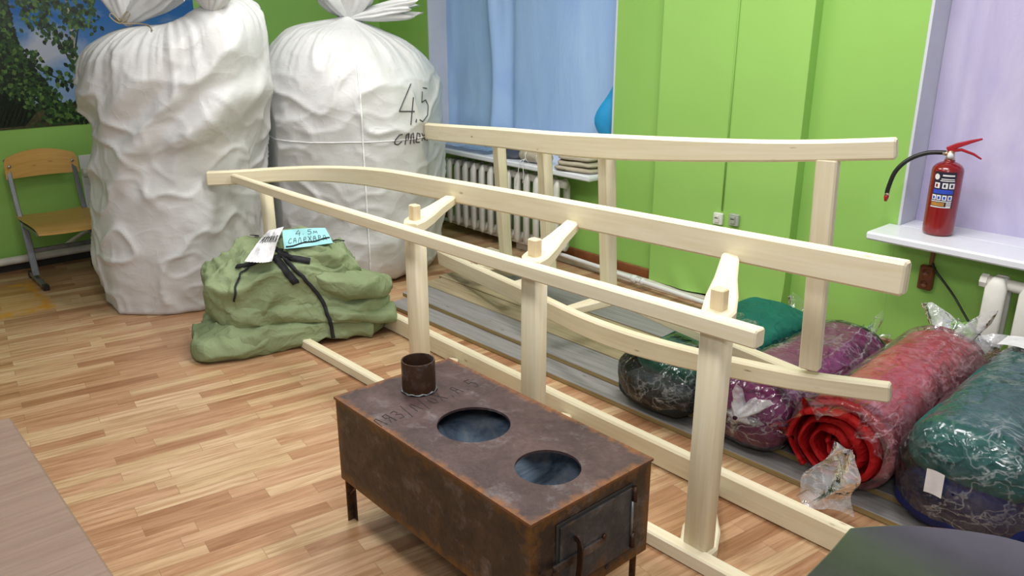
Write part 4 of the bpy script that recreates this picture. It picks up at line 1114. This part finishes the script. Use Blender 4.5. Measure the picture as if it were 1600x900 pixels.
# ================================================================== school chair
def chair():
    y0, y1 = 1.035, 1.43; xs = -5.42; xb = -5.80; zs = .41
    t = thing('school_chair', 'school chair with plywood seat and back on a grey steel frame by the left wall', 'chair', (-5.7, 1.23, 0))
    tilt = .02
    def slab(nm, fn, th_, nu=24, nv=14):
        g = MB()
        top = [[fn(i/(nu-1), j/(nv-1), 0) for j in range(nv)] for i in range(nu)]; bot = [[fn(i/(nu-1), j/(nv-1), th_) for j in range(nv)] for i in range(nu)]
        V = [p for r in top for p in r]+[p for r in bot for p in r]; N = nu*nv; F = []; 
        for i in range(nu-1):
            for j in range(nv-1):
                a, b, c, d = i*nv+j, (i+1)*nv+j, (i+1)*nv+j+1, i*nv+j+1; F.append([a, b, c, d]); F.append([N+d, N+c, N+b, N+a])
        bd = [(i, 0) for i in range(nu)]+[(nu-1, j) for j in range(1, nv)]+[(i, nv-1) for i in range(nu-2, -1, -1)]+[(0, j) for j in range(nv-2, 0, -1)]
        ids = [i*nv+j for i, j in bd]
        for k in range(len(ids)): a, b = ids[k], ids[(k+1) % len(ids)]; F.append([a, N+a, N+b, b])
        g.add(V, F, [[(V[q].y, V[q].x+V[q].z) for q in f] for f in F]); return edge_split(g.build(nm, 'plywood', t), 45)
    def back(u, v, th_):
        y = y0-.015+(y1-y0+.035)*u; q = 2*u-1
        zt = .81-.035*q*q*1.3-(.02 if abs(q) > .93 else 0); zb = .64-.002*q*q
        z = zb+(zt-zb)*v
        x = -5.985-.03*(1-q*q)-.05*(z-.65)-th_
        return Vector((x, y, z))
    bk = slab('backrest', back, .011)
    def seat(u, v, th_):
        y = y0-.01+(y1-y0+.02)*u; x = xb-.17+(xs-xb+.20)*v
        q = 2*u-1; ins = .02*max(0, abs(q)-.88)/.12*(1 if v in (0., 1.) else 0)
        z = zs+.010*(2*u-1)**2-.022*sm(.86, 1., v)-.01*sm(.7, .2, v)-th_
        return Vector((x, y, z))
    slab('seat', seat, .012)
    for y in (y0+.005, y1-.005):
        fr = MB()
        fr.beam(spline([(-6.025, y, .76), (-5.975, y, .58), (-5.925, y, .43), (-5.86, y, .375), (-5.60, y, .378), (-5.45, y, .380)], 6), .022, .028, (0, 1, 0), .003)
        f = fr.build('side_frame', 'steel_grey', t)
        lg = MB().beam([(-5.845, y, .385), (-5.80, y, .20), (-5.765, y, .045)], .025, .04, (0, 1, 0), .003).build('leg', 'steel_grey', t)
        MB().beam([(-5.90, y, .028), (-5.56, y, .016)], .030, .028, (0, 0, 1), .003).build('foot', 'steel_grey', lg)
        MB().box((-5.575, y-.018, .0005), (-5.53, y+.018, .036), .004).build('foot_cap', 'black_rubber', lg)
        MB().box((-5.925, y-.018, .0005), (-5.885, y+.018, .045), .004).build('foot_cap', 'black_rubber', lg)
        for zz in (.70, ):
            MB().lathe([(.010, 0), (.009, .003), (.004, .005)], (-5.982, y+(.008 if y < 1.2 else -.008), zz+.02), 12, axis=(1, 0, 0)).build('bolt', 'bolt_steel', bk, True)
    MB().beam([(-5.80, y0+.02, .20), (-5.80, y1-.02, .20)], .02, .03, (0, 0, 1), .003).build('stretcher', 'steel_grey', t)
chair()

# ================================================================== radiators
def radiator(label, x0, dx, n, y, z0, z1, axis='x', plug=True, deep=.10, wsec=.045):
    t = thing('radiator', label, 'radiator', (x0, y, z0) if axis == 'x' else (y, x0, z0))
    def V(a, d, z): return Vector((a, y+d, z)) if axis == 'x' else Vector((y+d, a, z))
    for i in range(n):
        a = x0+dx*i; g = MB()
        for d in (-deep/2, deep/2):
            g.beam([V(a, d, z0+.015), V(a, d, z0+.05), V(a, d*1.05, (z0+z1)/2), V(a, d, z1-.06), V(a, d*.7, z1-.01)], [wsec*.5, wsec, wsec, wsec, wsec*.6], [.018, .034, .034, .034, .02], (0, 1, 0) if axis == 'x' else (1, 0, 0), .008)
        g.beam([V(a, -deep/2+.01, z1-.04), V(a, deep/2-.01, z1-.04)], wsec*.8, .05, (0, 0, 1), .01); g.beam([V(a, -deep/2+.01, z0+.05), V(a, deep/2-.01, z0+.05)], wsec*.8, .05, (0, 0, 1), .01)
        edge_split(g.build('section', 'radiator_paint', t), 60)
    g = MB()
    for z in (z0+.06, z1-.045): g.tube([V(x0-(.06 if plug else .02), 0, z), V(x0+dx*(n-1)+.05, 0, z)], .026, 14)
    g.build('header_pipe', 'radiator_paint', t, True)
    if plug:
        for z in (z1-.045,): MB().lathe([(.02, -.018), (.032, -.014), (.032, .014), (.02, .018)], V(x0-.06, 0, z), 8, axis=(1, 0, 0) if axis == 'x' else (0, 1, 0)).build('end_plug', 'radiator_paint', t)
    return t
radiator('ribbed cast iron radiator under the blue film window', -4.99, .098, 13, 3.86, .06, .60, wsec=.048)
r2 = radiator('broad-ribbed white radiator at the right edge under the extinguisher sill', -1.09, .135, 9, 3.83, .07, .575, wsec=.085, deep=.07)
r3 = radiator('white radiator on the left wall, mostly hidden behind the slumped sack', 1.56, .085, 8, WL+.10, .22, .66, axis='y')
g = MB(); g.box((WL+.001, 1.50, .20), (WL+.010, 2.6, .72), .002); tag(g.build('reflector_panel', 'white_paint'), 'pale grey panel on the left wall behind the hidden radiator', 'panel')

# ================================================================== things on the first sill
def folded(cx, cy, z, w_, d_, layers, th_, seed, rotz=0.):
    g = MB(); cr, sr = math.cos(rotz), math.sin(rotz)
    for k in range(layers):
        def fn(u, v, k=k):
            a = 2*PI*u; c, s = math.cos(a), math.sin(a); f = lambda t, e: abs(t)**e*(1 if t >= 0 else -1)
            # rounded slab cross section in (depth, z), v along width
            q = 2*v-1; e = (1-abs(q)**8)
            y = f(c, .55)*d_/2*(1-.06*k)*(.25+.75*e); zz = f(s, .8)*th_/2*(.2+.8*e)
            x = q*w_/2*(1-.05*k)+.02*nz((q, k, 0), 2, seed)
            y += .014*nz((x*9, k*3, c*2), 1, seed)
            zz += .006*nz((x*8, y*8, k), 1, seed+1)
            return Vector((cx+x*cr-y*sr, cy+x*sr+y*cr, z+th_*(k+.5)*.96+zz))
        g.grid(fn, 40, 30, cu=True)
        g.add([fn(i/40, 0.) for i in range(40)], [list(range(40))]); g.add([fn(i/40, 1.) for i in range(40)], [list(range(40))])
    return g
ZS = WZ0+.0075
tag(folded(-3.67, 3.885, ZS, .33, .21, 3, .037, 3, .15).build('folded_canvas', 'canvas_beige', smooth=True), 'folded beige canvas stacked at the right end of the ribbed radiator sill', 'canvas')
def crk(u, v):
    a = 2*PI*u; r = 1-v**2
    return Vector((-3.68+math.cos(a)*.13*(r+.05), 4.08+math.sin(a)*.055*(r+.05), ZS+.001+.19*v*(1+.15*nz((u*5, v*3, 0), 1, 3))+.012*nz((math.cos(a)*3, math.sin(a)*3, v*5), 1, 6)*v))
g = MB(); g.grid(crk, 50, 24, cu=True); tag(g.build('crumpled_cloth', 'canvas_beige', smooth=True), 'crumpled pale cloth heaped against the blue film behind the folded canvas', 'cloth')
def rl(u, v):
    a = 2*PI*u; r = .046*(1+.08*nz((math.cos(a)*2, math.sin(a)*2, v*6), 1, 2))*(.5+.5*min(1, 6*min(v, 1-v)+.3))
    return Vector((-4.20+.27*v, 3.855+.0*v+math.cos(a)*r*1.2, ZS+.049+math.sin(a)*r))
tr = thing('canvas_roll', 'short rolled beige canvas tied with string on the radiator sill', 'roll', (-4.07, 3.855, ZS))
g = MB(); g.grid(rl, 30, 30, cu=True); g.add([rl(i/30, 0.) for i in range(30)], [list(range(30))]); g.add([rl(i/30, 1.) for i in range(30)], [list(range(30))]); g.build('canvas', 'canvas_beige', tr, True)
g = MB()
for xx in (-4.11, -4.0): g.tube([(xx, 3.855+math.cos(k*.35)*.058, ZS+.049+math.sin(k*.35)*.05) for k in range(19)], .003, 5)
g.tube(spline([(-4.11, 3.80, ZS+.03), (-4.13, 3.765, ZS+.01), (-4.135, 3.755, ZS-.06), (-4.16, 3.755, ZS-.16)], 6), .0025, 5); g.tube(spline([(-4.11, 3.80, ZS+.03), (-4.10, 3.765, ZS+.01), (-4.08, 3.755, ZS-.07), (-4.09, 3.755, ZS-.13)], 6), .0025, 5)
g.build('string', 'label_white', tr, True)
def hang(u, v):
    x = -5.30+.77*u; y = 3.79+.30*v
    return Vector((x, y, ZS+.012+.02*(ridged((x*2, y*4, 0), 2, 3, 3)+1)*.6+.10*v**3))
g = MB(); g.grid(hang, 50, 20); tag(g.build('plastic_sheet', 'grey_film', smooth=True), 'crumpled greyish plastic sheet spread on the left part of the radiator sill', 'plastic sheet')
def dk(u, v):
    a = 2*PI*u; r = (1-v**3)
    return Vector((-4.37+math.cos(a)*.13*(r+.03), 3.90+math.sin(a)*.08*(r+.03), ZS+.006+.055*v*(1+.3*nz((u*6, v*2, 1), 1, 7))))
g = MB(); g.grid(dk, 36, 14, cu=True); tag(g.build('dark_cloth', 'dark_cloth', smooth=True), 'dark cloth lump on the sill beside the rolled canvas', 'cloth')

# ================================================================== fire extinguisher
def extinguisher():
    c = Vector((-1.430, 3.965, ZS+.0005)); t = thing('fire_extinguisher', 'red fire extinguisher with a black hose standing on the right window sill', 'fire extinguisher', c)
    R_ = .067; H_ = .352
    g = MB(); prof = [(.054, 0), (.058, .002), (R_-.004, .006), (R_-.001, .012), (R_, .022), (R_, .04), (R_, H_-.055)]
    prof += [(R_*math.cos(k*PI/20)*.82+R_*.18*math.cos(k*PI/20), H_-.055+.045*math.sin(k*PI/20)) for k in range(1, 9)]+[(.024, H_-.008), (.018, H_)]
    g.lathe(prof, c, 56); g.build('cylinder', 'extinguisher_red', t, True)
    g = MB(); g.lathe([(.020, H_-.004), (.021, H_+.004), (.017, H_+.008), (.017, H_+.03), (.012, H_+.038)], c, 20)
    vl = g.build('valve', 'brass', t, True)
    view = (EYE-c); view.z = 0; view.normalize(); rt = Vector((-view.y, view.x, 0))  # rt: to the right as seen
    top = c+Vector((0, 0, H_+.022))
    g = MB(); g.lathe([(.014, -.010), (.017, -.007), (.017, .007), (.014, .010)], top+view*.014+Vector((0, 0, -.006)), 24, axis=view); g.build('gauge', 'brass', vl, True)
    g = MB(); g.lathe([(.013, 0), (.013, .0015)], top+view*.0245+Vector((0, 0, -.006)), 24, axis=view); g.build('gauge_face', 'label_white', vl, True)
    # lever and carrying handle
    g = MB(); g.beam([top+rt*-.018+Vector((0, 0, .018)), top+rt*.02+Vector((0, 0, .040)), top+rt*.075+Vector((0, 0, .062)), top+rt*.115+Vector((0, 0, .076))], [.022, .024, .022, .018], [.024, .022, .014, .008], (0, 0, 1), .003); edge_split(g.build('lever', 'handle_red', t))
    g = MB(); g.beam([top+rt*-.015+Vector((0, 0, .014)), top+rt*.04+Vector((0, 0, .022)), top+rt*.09+Vector((0, 0, .006)), top+rt*.125+Vector((0, 0, -.014))], [.022, .022, .022, .018], [.016, .012, .010, .007], (0, 0, 1), .003); edge_split(g.build('carry_handle', 'handle_red', t))
    # hose, hanging free to the left with a red nozzle tip
    hp = [top-rt*.012, top-rt*.03+Vector((0, 0, .004)), top-rt*.10+Vector((0, 0, -.004)), top-rt*.17+Vector((0, 0, -.040)), top-rt*.218+Vector((0, 0, -.100)), top-rt*.238+Vector((0, 0, -.180)), top-rt*.240+Vector((0, 0, -.215))]
    g = MB(); g.tube(spline(hp, 8)[6:], .0105, 12); hs_ = g.build('hose', 'black_rubber', t, True)
    g = MB(); g.lathe([(.009, 0), (.011, .004), (.011, .012), (.006, .03)], hp[-1], 14, axis=(hp[-1]-hp[-2])); g.build('nozzle_tip', 'handle_red', hs_, True)
    g = MB(); g.lathe([(.010, 0), (.011, .003), (.011, .01)], hp[-1]-(hp[-1]-hp[-2]).normalized()*.012, 14, axis=(hp[-1]-hp[-2])); g.build('hose_ferrule', 'brass', hs_, True)
    MB().tube([top-rt*.005, top-rt*.034+Vector((0, 0, .003))], .011, 12).build('hose_nut', 'brass', vl, True)
    # label wrapped round the cylinder
    base_a = math.atan2(view.y, view.x)
    def wrap(u, z, off): a = base_a+u; return Vector((c.x+math.cos(a)*(R_+off), c.y+math.sin(a)*(R_+off), c.z+z))
    def patch(u0, u1, z0, z1, off, mat, nm, par, lab=None):
        g = MB(); g.grid(lambda s, v: wrap(u0+(u1-u0)*s, z0+(z1-z0)*v, off), 14, 3); o = g.build(nm, mat, par, True)
        if lab: o['label'] = lab
        return o
    lb = patch(-.80, .62, .135, .30, .0006, 'label_dark', 'label', t, 'dark label with white panels and a blue band')
    g = MB(); 
    def disc(u, v): return wrap(-.60+.17*v*math.cos(2*PI*u), .276+.0135*v*math.sin(2*PI*u), .0011)
    g.grid(disc, 20, 3, cu=True); g.build('round_emblem', 'label_white', lb, True)
    patch(-.25, .50, .281, .288, .0011, 'label_white', 'title_line', lb); patch(-.30, .52, .266, .270, .0011, 'label_white', 'title_line', lb); patch(-.35, .55, .258, .262, .0011, 'label_white', 'title_line', lb)
    for u0 in (-.68, -.18, .24): 
        o = patch(u0, u0+.34, .225, .250, .0011, 'label_white', 'pictogram', lb)
        patch(u0+.10, u0+.20, .229, .243, .0015, 'extinguisher_red' if u0 < -.5 else 'label_dark', 'pictogram_mark', o) if False else None
    patch(-.72, .55, .200, .219, .0011, 'label_blue', 'blue_band', lb, 'blue band')
    for u0 in (-.74, -.42, -.08, .26): patch(u0, u0+.27, .171, .194, .0011, 'label_white', 'pictogram', lb)
    for u0 in (-.68, -.36, -.02, .32): patch(u0, u0+.14, .175, .188, .0015, 'label_blue', 'pictogram_mark', lb)
    for u0, m_ in ((-.60, 'extinguisher_red'), (-.10, 'label_dark'), (.34, 'label_dark')): patch(u0, u0+.13, .230, .244, .0015, m_, 'pictogram_mark', lb)
    patch(-.76, .55, .163, .167, .0011, 'label_white', 'text_line', lb)
    patch(-.74, .10, .143, .160, .0011, 'label_gold', 'gold_panel', lb); patch(.22, .52, .140, .160, .0011, 'label_white', 'bar_code', lb); patch(-.76, .52, .136, .1405, .0013, 'label_white', 'text_line', lb)
    for k in range(7): patch(.24+.038*k, .255+.038*k, .143, .158, .0015, 'label_dark', 'bar_code_line', lb)
extinguisher()

# ================================================================== switches, socket, cables
def switch(px, py, mat, label, nm='light_switch'):
    p = on_y(px, py, PF-.001); s = .030
    t = thing(nm, label, 'light switch', p)
    g = MB().box(p+Vector((-s, -.024, -s-.004)), p+Vector((s, 0, s+.004)), .006); edge_split(g.build('housing', mat, t))
    g = MB().beam([p+Vector((0, -.026, -.020)), p+Vector((0, -.031, .022))], .030, .006, (0, 1, 0), .002); g.build('rocker', mat, t)
    g = MB().box(p+Vector((-.012, -.033, .004)), p+Vector((.012, -.0295, .010)), .001); g.build('mark', 'dark_gap', t)
switch(1124, 341, 'switch_white', 'white surface light switch at the foot of the vertical cable')
switch(1149, 343, 'switch_grey', 'grey surface light switch right of the white one')
a = on_y(1128, 328, PF-.006); g = MB(); g.tube([(a.x, PF-.005, a.z-.005), (a.x, PF-.005, 1.4), (a.x+.002, PF-.005, 2.9)], .005, 8)
tag(g.build('wall_cable', 'green_wall', smooth=True), 'thin green-painted vertical cable running up the pilaster from the white switch', 'cable')
p = on_y(1450, 432, WB-.001); t = thing('power_socket', 'brown double power socket below the right window sill', 'socket', p)
g = MB().box(p+Vector((-.033, -.035, -.060)), p+Vector((.033, 0, .058)), .006); edge_split(g.build('housing', 'socket_brown', t))
for z in (-.028, .028):
    g = MB(); g.lathe([(.021, 0), (.021, .002), (.017, .0022), (.017, .0005)], p+Vector((0, -.035, z)), 24, axis=(0, -1, 0)); ring = g.build('outlet', 'socket_brown', t, True)
    for x in (-.009, .009): MB().lathe([(.003, 0), (.003, .001)], p+Vector((x, -.0365, z)), 8, axis=(0, -1, 0)).build('pin_hole', 'dark_gap', ring)
g = MB(); g.box((p.x-.002, WB-.014, p.z+.06), (p.x+.016, WB-.001, WZ0-.032), .003); tag(g.build('cable_duct', 'brown_board'), 'short brown cable duct between the socket and the sill', 'cable duct')
g = MB(); g.tube(spline([(p.x+.02, WB-.02, p.z+.075), (p.x+.05, 3.955, p.z+.045), on_y(1490, 462, 3.90), on_y(1520, 512, 3.76), on_y(1556, 548, 3.70), on_y(1592, 575, 3.66), on_y(1640, 600, 3.64)], 8), .0055, 8)
tag(g.build('cable', 'black_rubber', smooth=True), 'black cord curving down from the socket past the right radiator', 'cord')

# ================================================================== desks at the frame edge
t = thing('desk', 'brown wood-grain desk corner at the left bottom edge', 'desk', (-1.5, -.05, 0))
x0, x1, y0, y1 = -2.065, -.95, -.42, .262
g = MB().beam([((x0+x1)/2, y0, .737), ((x0+x1)/2, y1, .737)], x1-x0, .026, (0, 0, 1), .006); edge_split(g.build('desk_top', 'desk_laminate', t))
for x in (x0+.05, x1-.05):
    for y in (y0+.05, y1-.05): MB().beam([(x, y, 0), (x, y, .724)], .04, .04, (0, 1, 0), .004).build('leg', 'steel_grey', t)
MB().beam([(x0+.05, y0+.06, .66), (x1-.05, y0+.06, .66)], .02, .10, (0, 0, 1), .003).build('apron', 'desk_laminate', t)
t = thing('table', 'black glossy tabletop with a rounded corner at the right bottom edge', 'table', (-.1, 1.1, 0))
out = [(-.50, .70), (-.515, 1.0), (-.528, 1.22)]+[(p.x, p.y) for p in spline([Vector((-.538, 1.318, 0)), Vector((-.495, 1.378, 0)), Vector((-.453, 1.422, 0)), Vector((-.375, 1.480, 0)), Vector((-.300, 1.512, 0)), Vector((-.15, 1.53, 0))], 5)]+[(.5, 1.53), (.5, .7)]
n = len(out); g = MB()
V = [(x, y, .75) for x, y in out]+[(x, y, .725) for x, y in out]
g.add(V, [list(range(n)), list(range(2*n-1, n-1, -1))]+[[i, (i+1) % n, n+(i+1) % n, n+i] for i in range(n)])
o = g.build('table_top', 'dark_gloss', t); bv_ = o.modifiers.new('b', 'BEVEL'); bv_.width = .003; bv_.segments = 2; bv_.limit_method = 'ANGLE'
for x, y in ((-.40, .80), (-.36, 1.30), (.4, .8), (.4, 1.40)): MB().beam([(x, y, 0), (x, y, .7245)], .045, .045, (0, 1, 0), .004).build('leg', 'black_rubber', t)
